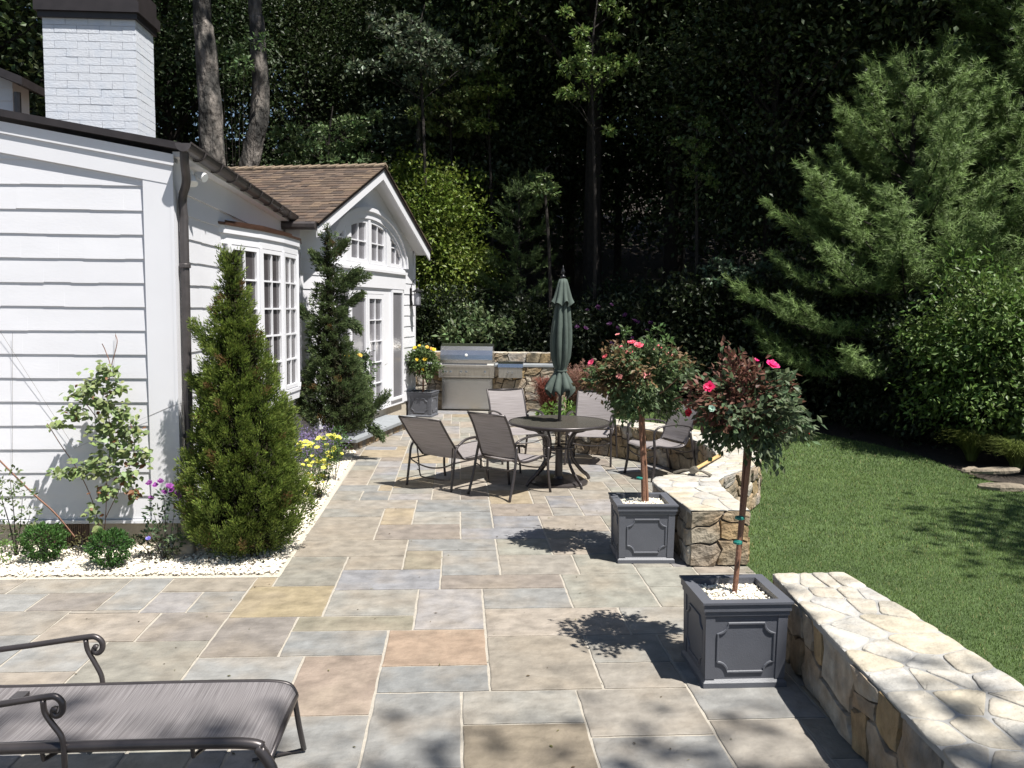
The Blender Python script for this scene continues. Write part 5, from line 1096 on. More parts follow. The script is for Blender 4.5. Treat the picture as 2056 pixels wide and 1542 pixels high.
def outline(rows, Y):
    out = []
    for y, x0, x1 in rows:
        a, b = aty(x0, y, Y), aty(x1, y, Y); out.append(((a[2]+b[2])/2, (a[0]+b[0])/2, Y, abs(b[0]-a[0])/2))
    return sorted(out)
YJ = 7.02
rows = [(1118, 440, 560), (1090, 388, 606), (1040, 362, 622), (980, 362, 622), (920, 372, 612), (860, 388, 592), (800, 392, 566), (750, 402, 552), (700, 412, 535), (650, 424, 514), (600, 436, 498), (560, 448, 486), (530, 458, 476), (515, 463, 468)]
pr = outline(rows, YJ); pr = [(max(z, 0.03), x, y, max(0.02, r*0.97-0.055)) for z, x, y, r in pr]
ex = [(*aty(440, 720, 6.95), *(aty(398, 668, 6.95)-aty(440, 720, 6.95))), (*aty(470, 590, YJ), *(aty(456, 530, YJ)-aty(470, 590, YJ))), (*aty(430, 800, YJ), *(aty(392, 770, YJ)-aty(430, 800, YJ)))]
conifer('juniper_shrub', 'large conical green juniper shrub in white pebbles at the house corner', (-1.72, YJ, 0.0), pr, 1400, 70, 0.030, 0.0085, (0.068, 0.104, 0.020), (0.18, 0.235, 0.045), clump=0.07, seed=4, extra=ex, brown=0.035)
YC = 11.35
rows = [(868, 650, 730), (840, 600, 758), (800, 596, 762), (760, 600, 740), (720, 602, 735), (690, 608, 712), (650, 606, 710), (620, 612, 705), (590, 628, 690), (560, 640, 690), (530, 640, 672), (500, 645, 672), (475, 652, 664), (458, 655, 660)]
pr = [(max(z, 0.03), x, y, r*(0.60 if z > 1.2 else 0.78)) for z, x, y, r in outline(rows, YC)]
E_ = lambda x0, y0, x1, y1, Y=YC: (*aty(x0, y0, Y), *(aty(x1, y1, Y)-aty(x0, y0, Y)))
ex = [E_(680, 585, 728, 556), E_(680, 570, 712, 548), E_(665, 520, 690, 490), E_(735, 840, 768, 800), E_(740, 850, 760, 870), E_(690, 640, 712, 655), E_(620, 640, 600, 620), E_(650, 530, 636, 515), E_(700, 610, 716, 600), E_(610, 830, 598, 790)]
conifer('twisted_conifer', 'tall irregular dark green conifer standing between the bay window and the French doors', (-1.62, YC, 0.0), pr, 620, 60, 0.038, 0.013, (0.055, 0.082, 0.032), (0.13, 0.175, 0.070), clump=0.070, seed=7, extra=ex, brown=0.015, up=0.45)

def ball_shrub(name, label, c, r, n, L, col, seed, squash=0.9, cat='shrub', group=None):
    g = np.random.default_rng(seed); t = thing(name, label, cat, (c[0], c[1], 0.0), group=group); D = rdir(n, 0.15, g); k = g.uniform(0.5, 1, n)**0.4
    C = np.array(c)+D*r*k[:, None]*np.array([1, 1, squash])*(1+0.20*np.sin(D[:, :1]*8+D[:, 1:2]*6+seed)*np.cos(D[:, 2:3]*7+seed)); A = unit(D+g.normal(size=(n, 3))*0.5+[0, 0, .35]); cloud(t, 'foliage', C, A, unit(D+g.normal(size=(n, 3))*0.5+[0, 0, .5]), L*g.uniform(.7, 1.3, n), L*0.5, col, 'gloss', 0.3)
    mb = MB(); 
    for i in range(5): d = rdir(1, 0.8, g)[0]; mb.tube([(c[0], c[1], 0), np.array(c)+d*r*0.6], [0.008, 0.003], 5)
    mb.build('stems', MT['darkbark'], t); return t
ball_shrub('boxwood_ball', 'small round boxwood ball left of its twin in the white pebbles', (*atz(90, 1128)[:2], 0.155), 0.155, 2600, 0.026, (0.058, 0.125, 0.030), 1, group='boxwood balls')
ball_shrub('boxwood_ball', 'small round boxwood ball nearest the juniper in the white pebbles', (*atz(221, 1140)[:2], 0.150), 0.150, 2600, 0.026, (0.054, 0.120, 0.030), 2, group='boxwood balls')
# climbing vine on the wall
def vine():
    g = np.random.default_rng(5); Yv = 7.08; t = thing('climbing_vine', 'light green climbing vine trained up the white shingle wall', 'vine', (*aty(215, 1110, Yv)[:2], 0.0))
    blobs = [(215, 745, 30, 18), (240, 775, 22, 16), (190, 770, 25, 18), (165, 790, 28, 18), (205, 810, 34, 22), (250, 825, 26, 18), (150, 830, 26, 16), (215, 860, 40, 24), (265, 865, 26, 22), (120, 850, 20, 10), (240, 905, 42, 26), (290, 915, 14, 22), (190, 935, 36, 22), (150, 945, 22, 14), (255, 955, 30, 18), (120, 950, 14, 10), (210, 985, 20, 18), (270, 990, 12, 16), (185, 1020, 12, 16), (200, 1060, 10, 18)]
    C = []; 
    for x, y, rx, ry in blobs:
        for i in range(int(rx*ry/8)+6):
            C.append(aty(x+g.normal()*rx*0.5, y+g.normal()*ry*0.5, Yv-g.uniform(0.0, 0.14)))
    C = np.array(C); n = len(C); A = unit(np.stack([g.normal(size=n)*0.7, -g.uniform(0.1, 0.9, n), -g.uniform(-0.2, 0.9, n)], 1)); N = unit(np.stack([g.normal(size=n)*0.4+0.2, -g.uniform(0.3, 1, n), g.uniform(0.3, 1.2, n)], 1))
    L = g.uniform(0.035, 0.07, n); s = unit(np.cross(A, N)); nn = unit(np.cross(s, A)); W = L*0.33; V = np.empty((n, 6, 3)); L_, W_ = L[:, None], W[:, None]
    V[:, 0] = C; V[:, 1] = C+A*L_*.3+s*W_*.9+nn*W_*.2; V[:, 2] = C+A*L_*.62+s*W_*.75+nn*W_*.15; V[:, 3] = C+A*L_; V[:, 4] = C+A*L_*.62-s*W_*.75+nn*W_*.15; V[:, 5] = C+A*L_*.3-s*W_*.9+nn*W_*.2
    col = np.array([0.20, 0.26, 0.095])*g.uniform(0.55, 1.25, (n, 1))*g.uniform(.9, 1.1, (n, 3)); dead = g.uniform(size=n) < np.where(C[:, 2] < 0.62, 0.28, 0.02); col[dead] = (0.20, 0.09, 0.04)
    npmesh('foliage', V.reshape(-1, 3), np.arange(6*n).reshape(n, 6), MT['leaf'], t, np.repeat(col, 6, axis=0))
    mb = MB(); root = aty(200, 1108, Yv)
    for pts in ([(205, 1105), (212, 1040), (215, 960), (222, 880), (215, 800), (222, 740), (212, 705), (205, 690)], [(205, 1105), (190, 1020), (160, 950), (120, 890), (95, 850)], [(212, 1040), (250, 960), (270, 900), (262, 850)], [(222, 880), (180, 820), (150, 790)], [(222, 740), (235, 690), (232, 672)]):
        mb.tube(spline([aty(x, y, Yv-0.01-0.03*math.sin(x)) for x, y in pts], 5), 0.0035, 5)
    mb.build('stems', MT['stem'], t)
    mb = MB()
    for a, b in (((0, 665), (150, 900)), ((25, 668), (25, 930)), ((150, 900), (345, 815)), ((225, 800), (232, 668)), ((345, 815), (382, 805))): mb.tube([aty(*a, YW-0.03), aty(*b, YW-0.03)], 0.0012, 4)
    mb.build('training_wire', MT['iron'], t)
vine()
mb = MB(); mb.tube(spline([aty(-20, 905, 7.15), aty(60, 985, 7.0), aty(110, 1030, 6.95), aty(150, 1078, 6.95)], 5), [.007]*16, 5); o = mb.build('bare_cane', MT['stem'], origin=tuple(aty(150, 1078, 6.95))); tag(o, 'bare woody cane leaning across the vine bed at the far left', 'cane')
def leafy(name, label, cat, blobs, Y, L, col, seed, per=60, spread=0.1, wr=0.5, flowers=(), fcol=None, fr=0.02, base=None, material='leaf', stems=True, fpet=7, group=None, depth=None):
    """plant made of leaf clusters; blobs are (x,y,z,rx,rz)"""
    g = np.random.default_rng(seed); B_ = np.array([b[:3] for b in blobs]); base = base if base is not None else (float(B_[:, 0].mean()), float(B_[:, 1].mean()), 0.0)
    t = thing(name, label, cat, base, group=group); C = []; D = []
    for x, y, z, rx, rz in blobs:
        d = rdir(per, 0.2, g); k = g.uniform(0.2, 1, (per, 1))**0.5; C.append(np.array([x, y, z])+d*k*np.array([rx, rx if depth is None else depth, rz])); D.append(d)
    C = np.concatenate(C); D = np.concatenate(D); n = len(C)
    cloud(t, 'foliage', C, unit(D+g.normal(size=(n, 3))*0.6), unit(D*0.4+g.normal(size=(n, 3))*0.5+[0, 0, .8]), L*g.uniform(.6, 1.3, n), L*wr, col, material, 0.32, 0.12)
    if stems:
        mb = MB(); b0 = np.array([base[0], base[1], base[2]-0.02])
        for x, y, z, rx, rz in blobs: q = np.array([x, y, z]); mb.tube([b0, b0*0.5+q*0.5+[0.01, 0, 0.02], q], [max(0.004, L*0.12), max(.003, L*.08), 0.002], 5)
        mb.build('stems', MT['darkbark'], t)
    for f in flowers:
        fm = MB(); flower(fm, np.array(f, float), fr*g.uniform(.75, 1.2), np.array(fcol)*g.uniform(.8, 1.2), (g.normal()*.3, -0.6, 0.8), fpet); fm.build('flower', MT['petal'], t, cols=True)
    return t
def bl(pts, Y, dy=0.12, seed=0):
    g = np.random.default_rng(seed); out = []
    for x, y, rx, ry in pts: yy = Y+g.uniform(-dy, dy); p = aty(x, y, yy); out.append((p[0], yy, max(p[2], 0.03), rx*yy/FPX, ry*yy/FPX))
    return out
leafy('perennial_plant', 'leafy plant with purple flower heads beside the house corner board', 'plant', bl([(330, 1000, 26, 18), (350, 1030, 22, 22), (310, 1035, 20, 22), (330, 1070, 26, 20), (350, 1090, 20, 18), (300, 1075, 14, 14)], 6.85, .05), 6.85, 0.045, (0.075, 0.115, 0.055), 11, per=55, flowers=[aty(x, y, 6.80) for x, y in ((300, 970), (312, 974), (322, 966), (340, 976), (356, 990), (330, 988), (304, 1000), (345, 984), (360, 998))], fcol=(0.26, 0.06, 0.28), fr=0.028)
leafy('perennial_plant', 'straggly leafy plant with dried stems at the far left of the bed', 'plant', bl([(20, 960, 24, 26), (45, 1000, 26, 26), (10, 1020, 26, 30), (60, 1035, 18, 20), (30, 1060, 26, 18), (0, 990, 20, 30)], 6.98, .06), 6.98, 0.045, (0.11, 0.15, 0.06), 12, per=45)
leafy('low_plant', 'low bright green plant at the left picture edge before the boxwood balls', 'plant', bl([(5, 1105, 26, 22), (-20, 1110, 20, 20)], 6.72, .03), 6.72, 0.035, (0.10, 0.17, 0.04), 13, per=120)
leafy('low_plant', 'sparse reddish seedlings between the two boxwood balls', 'plant', bl([(150, 1095, 14, 10), (165, 1080, 14, 12), (185, 1092, 10, 10), (135, 1100, 10, 6)], 6.95, .03), 6.95, 0.026, (0.12, 0.11, 0.045), 14, per=28)
leafy('low_plant', 'low dark groundcover with one violet bloom beside the grey boulder', 'plant', bl([(290, 1100, 18, 12), (320, 1095, 18, 14), (275, 1085, 12, 10), (345, 1110, 14, 10)], 6.85, .04), 6.85, 0.03, (0.055, 0.065, 0.028), 15, per=60, flowers=[aty(298, 1081, 6.75)], fcol=(.25, .22, .7), fr=0.02)
def boulder(name, label, c, r, seed, material='rock', cat='rock'):
    g = np.random.default_rng(seed); mb = MB(); n = 16; V = []; F = []
    for k in range(9):
        th = math.pi*k/8
        for i in range(n): a = 2*math.pi*i/n; d = np.array([math.sin(th)*math.cos(a), math.sin(th)*math.sin(a), math.cos(th)]); f = 1+0.10*math.sin(d[0]*5+seed)+0.08*math.sin(d[1]*7+d[2]*4+seed*2); V.append(np.array(c)+d*np.array(r)*f)
    for k in range(8):
        for i in range(n): F.append((k*n+(i+1) % n, k*n+i, (k+1)*n+i, (k+1)*n+(i+1) % n))
    mb.add(V, F); return tag(mb.build(name, MT[material], smooth=True, origin=(c[0], c[1], 0)), label, cat)
boulder('boulder', 'smooth grey boulder half hidden behind the large juniper', (*aty(368, 1085, 6.98)[:2], 0.05), (0.085, 0.085, 0.095), 3, 'found')
# lavender and yellow coreopsis
def spikes(name, label, X, Y, n, h, col, tip, seed):
    g = np.random.default_rng(seed); t = thing(name, label, 'plant', (float(np.mean(X)), float(np.mean(Y)), 0)); x = g.uniform(*X, n); y = g.uniform(*Y, n); hh = h*g.uniform(.6, 1.15, n)
    C = np.stack([x, y, np.zeros(n)], 1); A = unit(np.stack([g.normal(size=n)*.3, g.normal(size=n)*.3, np.ones(n)], 1)); cloud(t, 'foliage', C, A, rdir(n, 0, g), hh, 0.007, col, 'leaf')
    m = 9; s = np.linspace(.72, 1, m)[None, :, None]; P = (C[:, None]+A[:, None]*hh[:, None, None]*s).reshape(-1, 3); P += g.normal(size=P.shape)*0.006; cloud(t, 'flower_spikes', P, rdir(n*m, .3, g), None, 0.022, 0.014, tip, 'petal'); return t
spikes('lavender', 'lavender clump with pale violet spikes behind the yellow flowers', (-2.15, -1.55), (9.8, 11.0), 420, 0.50, (0.10, 0.13, 0.07), (0.25, 0.20, 0.38), 3)
g = np.random.default_rng(8); cb = bl([(612, 905, 16, 18), (640, 900, 22, 22), (665, 890, 20, 18), (630, 940, 24, 26), (655, 935, 22, 26), (620, 975, 18, 24), (645, 975, 18, 20), (628, 1005, 14, 14), (675, 915, 12, 16)], 9.0, .15)
cor = leafy('coreopsis', 'bright yellow coreopsis mound beside the white pebble strip', 'plant', cb, 9, 0.035, (0.09, 0.155, 0.035), 16, per=190, wr=.34)
fl_ = []
for x, y, z, rx, rz in cb:
    for i in range(9): d = rdir(1, .6, g)[0]; fl_.append((x+d[0]*rx, y+d[1]*rx-.03, z+abs(d[2])*rz+.01))
for f in fl_[:78]:
    fm = MB(); flower(fm, np.array(f), .027*g.uniform(.7, 1.15), (0.80, 0.76, 0.16), (g.normal()*.3, -.5, 1), 6); fm.build('flower', MT['petal'], cor, cols=True)
leafy('low_plant', 'dark green leafy mound between the lavender and the half hidden planter', 'plant', bl([(675, 900, 16, 14), (690, 890, 16, 18), (660, 930, 14, 12), (680, 870, 14, 14), (650, 1000, 12, 8)], 10.0, .15), 10, 0.035, (0.06, 0.12, 0.035), 17, per=110)

# fountain grass and shrubs by the far wall ------------------------------
def grass_clump(name, label, base, h, spread, n, col, tipcol, seed, plume=False, width=0.008, group=None):
    g = np.random.default_rng(seed); t = thing(name, label, 'ornamental grass', tuple(base), group=group); K = 6
    a = g.uniform(0, 6.283, n); out = g.uniform(0.1, 1, n)*spread; hh = h*g.uniform(.6, 1.1, n); V = np.empty((n, K, 2, 3)); d = np.stack([np.cos(a), np.sin(a), 0*a], 1); s = np.stack([-np.sin(a), np.cos(a), 0*a], 1)
    for k in range(K):
        u = k/(K-1); p = np.array(base)+g.normal(size=(n, 3))*0*u; p = np.array(base)+d*(0.06+out[:, None]*u**1.7)+np.stack([0*a, 0*a, hh*(1.55*u-0.75*u**2.6)], 1)
        w_ = width*(1-u*.85); V[:, k, 0] = p-s*w_; V[:, k, 1] = p+s*w_
    idx = np.arange(n)[:, None]*2*K; F = np.concatenate([idx+np.array([2*k, 2*k+1, 2*k+3, 2*k+2]) for k in range(K-1)]); u = np.repeat(np.linspace(0, 1, K), 2)[None, :, None]
    cc = (np.array(col)*(1-u)+np.array(tipcol)*u)*g.uniform(.65, 1.3, (n, 1, 1)); npmesh('blades', V.reshape(-1, 3), F, MT['leaf'], t, np.broadcast_to(cc, (n, 2*K, 3)).reshape(-1, 3))
    if plume:
        m = 70; pl = g.choice(n, m); C = []; A = []
        for i in pl:
            for u in np.linspace(.72, 1.0, 40): C.append(np.array(base)+d[i]*(0.06+out[i]*u**1.7)+np.array([0, 0, hh[i]*1.08*(1.55*u-0.75*u**2.6)])+g.normal(size=3)*.012); A.append(d[i]*.6+np.array([0, 0, .3])+g.normal(size=3)*.5)
        cloud(t, 'plumes', np.array(C), unit(np.array(A)), None, .035, .006, (0.34, 0.20, 0.15), 'leaf', .3)
    return t
grass_clump('fountain_grass', 'tall reddish brown fountain grass behind the right chair at the table', (2.05, 13.9, 0), 1.18, .55, 1400, (0.10, 0.06, 0.04), (0.26, 0.14, 0.11), 3, plume=True)
grass_clump('fountain_grass', 'smaller red fountain grass left of the umbrella against the grill wall', (1.50, 14.6, 0), 0.95, .40, 900, (0.09, 0.035, 0.025), (0.22, 0.07, 0.05), 4, plume=False)
leafy('low_plant', 'bright green leafy plant at the foot of the red grass behind the table', 'plant', bl([(1105, 822, 18, 14), (1135, 818, 18, 16), (1090, 832, 10, 8), (1150, 828, 12, 12)], 13.6, .15), 13.6, 0.07, (0.12, 0.20, 0.04), 18, per=90)
leafy('rose_shrub', 'light green arching shoots rising behind the pink rose', 'shrub', bl([(1320, 670, 20, 20), (1300, 690, 20, 16), (1340, 690, 14, 14), (1375, 735, 12, 18), (1355, 760, 16, 16), (1330, 720, 20, 20), (1255, 665, 8, 10)], 12.5, .4), 12.5, 0.075, (0.09, 0.15, 0.05), 19, per=46)
leafy('grill_shrub', 'light green broad leaved shrub rising behind the grill wall', 'shrub', bl([(910, 640, 24, 24), (940, 630, 26, 22), (965, 650, 28, 24), (925, 665, 34, 22), (985, 665, 28, 24), (1010, 680, 26, 20), (960, 685, 40, 18), (1015, 655, 14, 14), (900, 675, 20, 14), (1005, 700, 24, 12)], 18.6, .4, 5), 18.6, 0.15, (0.135, 0.185, 0.085), 20, per=95)

# ================================================================== TREES
def pine(name, label, base, H, Rr, z0, seed, dens=1.0, col=(0.160, 0.232, 0.078), group=None, nlen=0.10, view=None):
    g = np.random.default_rng(seed); base = np.array(base, float); t = thing(name, label, 'pine tree', tuple(base), group=group); S = []; D = []; Ls = []; mb = MB()
    mb.tube([base+[0, 0, -.1], base+[0.05, 0, H*.4], base+[0, 0.03, H*.8], base+[0, 0, H]], [H*.018, H*.013, H*.006, .008], 8)
    z = z0
    while z < H-0.25:
        tt = (z-z0)/(H-z0); nb = int(round((6+g.uniform(0, 2.5))*dens)); a0 = g.uniform(0, 6.28)
        for i in range(nb):
            a = a0+6.283*i/nb+g.uniform(-.3, .3); L = (Rr*(1-tt)**0.75*g.uniform(.72, 1.1)+.18); el = R(-4+tt*48+g.uniform(-6, 10)); d = np.array([math.cos(a), math.sin(a), 0]); K = 7
            p0 = base+[0, 0, z+g.uniform(-.12, .12)]; P = [p0+d*L*u*math.cos(el)+np.array([0, 0, L*(u*math.sin(el)-0.10*math.sin(u*3.1)*(1-tt)+0.16*u**3)]) for u in np.linspace(0, 1, K)]; P = np.array(P)
            mb.tube(P, np.linspace(.022*(1-tt)+.008, .004, K), 4)
            cum = pathlen(P); m = max(6, int(L/0.085*dens)); s_ = unit(np.cross(d, [0, 0, 1.0]))
            for j in range(m):
                u = 0.22+0.78*(j+g.uniform(0, .8))/m; q = np.array([np.interp(u*cum[-1], cum, P[:, k]) for k in range(3)]); sd = 1 if j % 2 else -1; sl_ = (0.16+0.38*L/2.5*(1-abs(u-.55)))*g.uniform(.7, 1.25)
                dd = unit(d*(.75+.2*u)+s_*sd*g.uniform(.5, 1.0)*(1.15-u)+np.array([0, 0, g.uniform(.15, .75)]))
                S.append(q); D.append(dd); Ls.append(sl_)
                if sl_ > .26: S.append(q+dd*sl_*.45); D.append(unit(dd+s_*sd*.8+[0, 0, .3])); Ls.append(sl_*.55); S.append(q+dd*sl_*.55); D.append(unit(dd-s_*sd*.7+[0, 0, .45])); Ls.append(sl_*.5)
            S.append(P[-2]); D.append(unit(P[-1]-P[-2]+[0, 0, .12])); Ls.append(.30)
        z += g.uniform(.36, .58)
    for k in range(3): S.append(base+[0, 0, H-.35]); D.append(unit(np.array([g.normal()*.25, g.normal()*.25, 1]))); Ls.append(.45)
    S, D, Ls = np.array(S), np.array(D), np.array(Ls); ns = len(S); m = 36
    u = g.uniform(.15, 1.05, (ns, m, 1)); rad = unit(g.normal(size=(ns, m, 3))); C = S[:, None]+D[:, None]*Ls[:, None, None]*u; A = unit(D[:, None]*0.72+rad*0.75+np.array([0, 0, -.06])); ln = nlen*g.uniform(.7, 1.15, (ns, m, 1)); side = unit(np.cross(A, rad+0.01))*0.0060
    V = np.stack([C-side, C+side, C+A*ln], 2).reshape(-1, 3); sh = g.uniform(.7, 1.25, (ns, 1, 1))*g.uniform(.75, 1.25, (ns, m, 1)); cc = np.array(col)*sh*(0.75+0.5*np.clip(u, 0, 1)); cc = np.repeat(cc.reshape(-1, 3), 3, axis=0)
    npmesh('needles', V, np.arange(len(V)).reshape(-1, 3), MT['needle'], t, cc); mb.build('trunk', MT['darkbark'], t); return t
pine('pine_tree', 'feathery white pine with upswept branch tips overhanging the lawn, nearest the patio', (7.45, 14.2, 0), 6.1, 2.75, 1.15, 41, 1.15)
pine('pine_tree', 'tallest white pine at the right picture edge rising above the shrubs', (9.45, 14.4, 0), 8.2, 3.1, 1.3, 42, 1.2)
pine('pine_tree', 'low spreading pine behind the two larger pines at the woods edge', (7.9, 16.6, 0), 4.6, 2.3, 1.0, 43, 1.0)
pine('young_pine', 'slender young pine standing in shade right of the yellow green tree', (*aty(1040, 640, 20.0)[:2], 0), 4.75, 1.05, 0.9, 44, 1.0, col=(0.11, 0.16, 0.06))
GT = []
def leaf_tree(name, label, base, H, cz, rad, ncl, per, L, col, seed, trunk=0.22, lean=(0, 0), cat='tree', group=None, wr=0.62, drop=0.0, flat=0.8, bark='darkbark', hole=0.0):
    g = np.random.default_rng(seed); base = np.array(base, float); t = thing(name, label, cat, tuple(base), group=group); c = base+np.array([lean[0], lean[1], cz]); rad = np.array(rad, float)
    D = rdir(ncl, 0.05, g); k = g.uniform(.15, 1, (ncl, 1))**.42; K0 = c+D*rad*k*(1+.22*np.sin(D[:, :1]*6+seed)+.15*np.sin(D[:, 2:3]*9+seed*2)); K0[:, 2] = np.maximum(K0[:, 2], base[2]+0.25)
    cr_ = float(rad.mean())*0.20; off = g.normal(size=(ncl, per, 3))*np.array([1, 1, .55])*cr_; C = (K0[:, None]+off).reshape(-1, 3); n = len(C)
    A = unit((D[:, None]*.7+g.normal(size=(ncl, per, 3))*.8+[0, 0, -.15-drop]).reshape(-1, 3)); N = unit(g.normal(size=(n, 3))*.55+[0, 0, .85]); cc = np.repeat(np.array(col)*g.uniform(.65, 1.35, (ncl, 1))*g.uniform(.92, 1.08, (ncl, 3)), per, axis=0)
    cloud(t, 'crown', C, A, N, L*g.uniform(.7, 1.3, n), L*wr, cc, 'leaf', .25, .08)
    mb = MB(); top = c+[0, 0, rad[2]*.7]; mb.tube(spline([base+[0, 0, -.4], base+(c-base)*.35+[.1, 0, 0], c, top], 5), np.linspace(trunk, trunk*.2, 16), 8)
    for i in range(0, ncl, max(1, ncl//26)): p = K0[i]; s0 = base+(c-base)*g.uniform(.45, 1.0); s0 = s0*.0+np.array([c[0], c[1], min(p[2]-.1, c[2]+rad[2]*.5)])*1.0; s0 = np.array([base[0]+(c[0]-base[0])*.8, base[1]+(c[1]-base[1])*.8, min(max(p[2]-rad[2]*.4, base[2]+cz*.4), top[2]-.2)]); mb.tube([s0, (s0+p)/2+[0, 0, .12*rad[2]*.3], p], [trunk*.32, trunk*.2, trunk*.05], 5)
    mb.build('trunk', MT[bark], t); return t
leaf_tree('ornamental_tree', 'yellow green small leaved tree behind the gable end', (*aty(870, 640, 20.5)[:2], 0), 5.5, 2.9, (1.35, 1.2, 2.1), 210, 75, 0.10, (0.135, 0.185, 0.030), 51, trunk=.08, drop=.1)
leaf_tree('ornamental_tree', 'bright green maple reaching above the gable roof ridge', (*aty(820, 640, 22.5)[:2], 0), 6, 4.1, (1.6, 1.2, 1.8), 200, 70, 0.11, (0.125, 0.175, 0.028), 52, trunk=.10)
leaf_tree('ornamental_tree', 'pale grey green tree crown above the yellow green tree', (*aty(930, 640, 24.5)[:2], 0.3), 8, 6.3, (2.5, 1.6, 2.5), 240, 60, 0.15, (0.085, 0.115, 0.065), 53, trunk=.15)
leaf_tree('garden_shrub', 'glossy light green viburnum shrub below the pines at the right edge', (7.45, 11.6, 0), 2.9, 1.50, (1.15, .95, 1.15), 190, 80, 0.085, (0.100, 0.160, 0.038), 54, trunk=.04, cat='shrub', wr=.5)
leaf_tree('garden_shrub', 'smaller broad leaved shrub at the right edge above the flat rocks', (7.65, 10.9, 0), 1.5, .80, (.55, .5, .55), 90, 60, 0.10, (0.115, 0.165, 0.055), 55, trunk=.03, cat='shrub', wr=.7)
grass_clump('ornamental_grass', 'arching green ornamental grass tuft left of its neighbour behind the flat rocks', (*atz(1950, 925)[:2], 0), .50, .48, 900, (0.10, 0.13, 0.03), (0.20, 0.24, 0.06), 5, width=.006, group='ornamental grass tufts')
grass_clump('ornamental_grass', 'shaded ornamental grass tuft at the picture edge right of the flat rocks', (*atz(2040, 945)[:2], 0), .48, .46, 900, (0.09, 0.12, 0.03), (0.17, 0.21, 0.055), 6, width=.006, group='ornamental grass tufts')
def flatrock(name, label, c, sx, sy, sz, rz, seed, tilt=0.1):
    g = np.random.default_rng(seed); mb = MB(); n = 11; P = [(math.cos(2*math.pi*i/n)*sx*g.uniform(.75, 1.1), math.sin(2*math.pi*i/n)*sy*g.uniform(.75, 1.1)) for i in range(n)]; ca, sa = math.cos(rz), math.sin(rz); V = []
    for s, z in ((1, 0), (1.02, sz*.6), (.86, sz)): V += [(c[0]+(a*ca-b*sa)*s, c[1]+(a*sa+b*ca)*s, c[2]+z+a*tilt*s+g.uniform(-.006, .006)) for a, b in P]
    F = [(q*n+i, q*n+(i+1) % n, (q+1)*n+(i+1) % n, (q+1)*n+i) for q in range(2) for i in range(n)]+[[2*n+i for i in range(n)]]; mb.add(V, F); tag(mb.build(name, MT['rock'], origin=c), label, 'rock', 'flat edging rocks')
flatrock('flat_rock', 'weathered flat rock slab tilted against the bank beside the lawn', (*atz(1998, 962)[:2], .08), .27, .13, .05, -.5, 1, .12)
flatrock('flat_rock', 'pale flat rock lying lowest at the lawn edge under the tilted slab', (*atz(2012, 982)[:2], -.01), .27, .13, .07, -.4, 2, .03)
flatrock('flat_rock', 'small brown rock at the left end of the bank by the grass tuft', (*atz(1948, 948)[:2], -.01), .13, .10, .06, .2, 3)

# shaded woodland -----------------------------------------------------
# understorey along the back of the lawn
def shrub_row():
    g = np.random.default_rng(77); src = []
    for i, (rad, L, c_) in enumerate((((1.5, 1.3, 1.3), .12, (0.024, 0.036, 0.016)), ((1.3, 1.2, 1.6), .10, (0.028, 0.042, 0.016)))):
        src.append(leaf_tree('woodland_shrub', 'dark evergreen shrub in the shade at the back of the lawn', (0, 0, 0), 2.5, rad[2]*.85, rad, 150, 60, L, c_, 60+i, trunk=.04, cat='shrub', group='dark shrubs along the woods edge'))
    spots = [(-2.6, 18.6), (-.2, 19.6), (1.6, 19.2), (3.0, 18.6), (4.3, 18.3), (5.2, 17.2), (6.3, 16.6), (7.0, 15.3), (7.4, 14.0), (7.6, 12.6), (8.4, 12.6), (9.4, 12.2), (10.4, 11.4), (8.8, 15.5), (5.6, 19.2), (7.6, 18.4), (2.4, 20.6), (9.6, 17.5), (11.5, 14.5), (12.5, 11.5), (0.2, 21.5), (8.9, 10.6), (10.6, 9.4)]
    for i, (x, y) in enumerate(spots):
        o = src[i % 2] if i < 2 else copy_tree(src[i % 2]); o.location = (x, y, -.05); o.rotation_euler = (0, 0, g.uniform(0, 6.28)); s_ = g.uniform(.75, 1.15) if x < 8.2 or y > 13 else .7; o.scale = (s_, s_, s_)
shrub_row()
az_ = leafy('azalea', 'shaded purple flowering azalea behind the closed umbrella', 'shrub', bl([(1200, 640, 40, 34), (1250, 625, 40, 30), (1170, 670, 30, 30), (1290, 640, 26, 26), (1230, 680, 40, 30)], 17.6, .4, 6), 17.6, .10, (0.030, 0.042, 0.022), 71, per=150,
  flowers=[aty(1150+g.uniform(0, 160), 610+g.uniform(0, 85), 17.0) for _ in range(18)], fcol=(0.08, 0.014, 0.09), fr=.05, fpet=6)
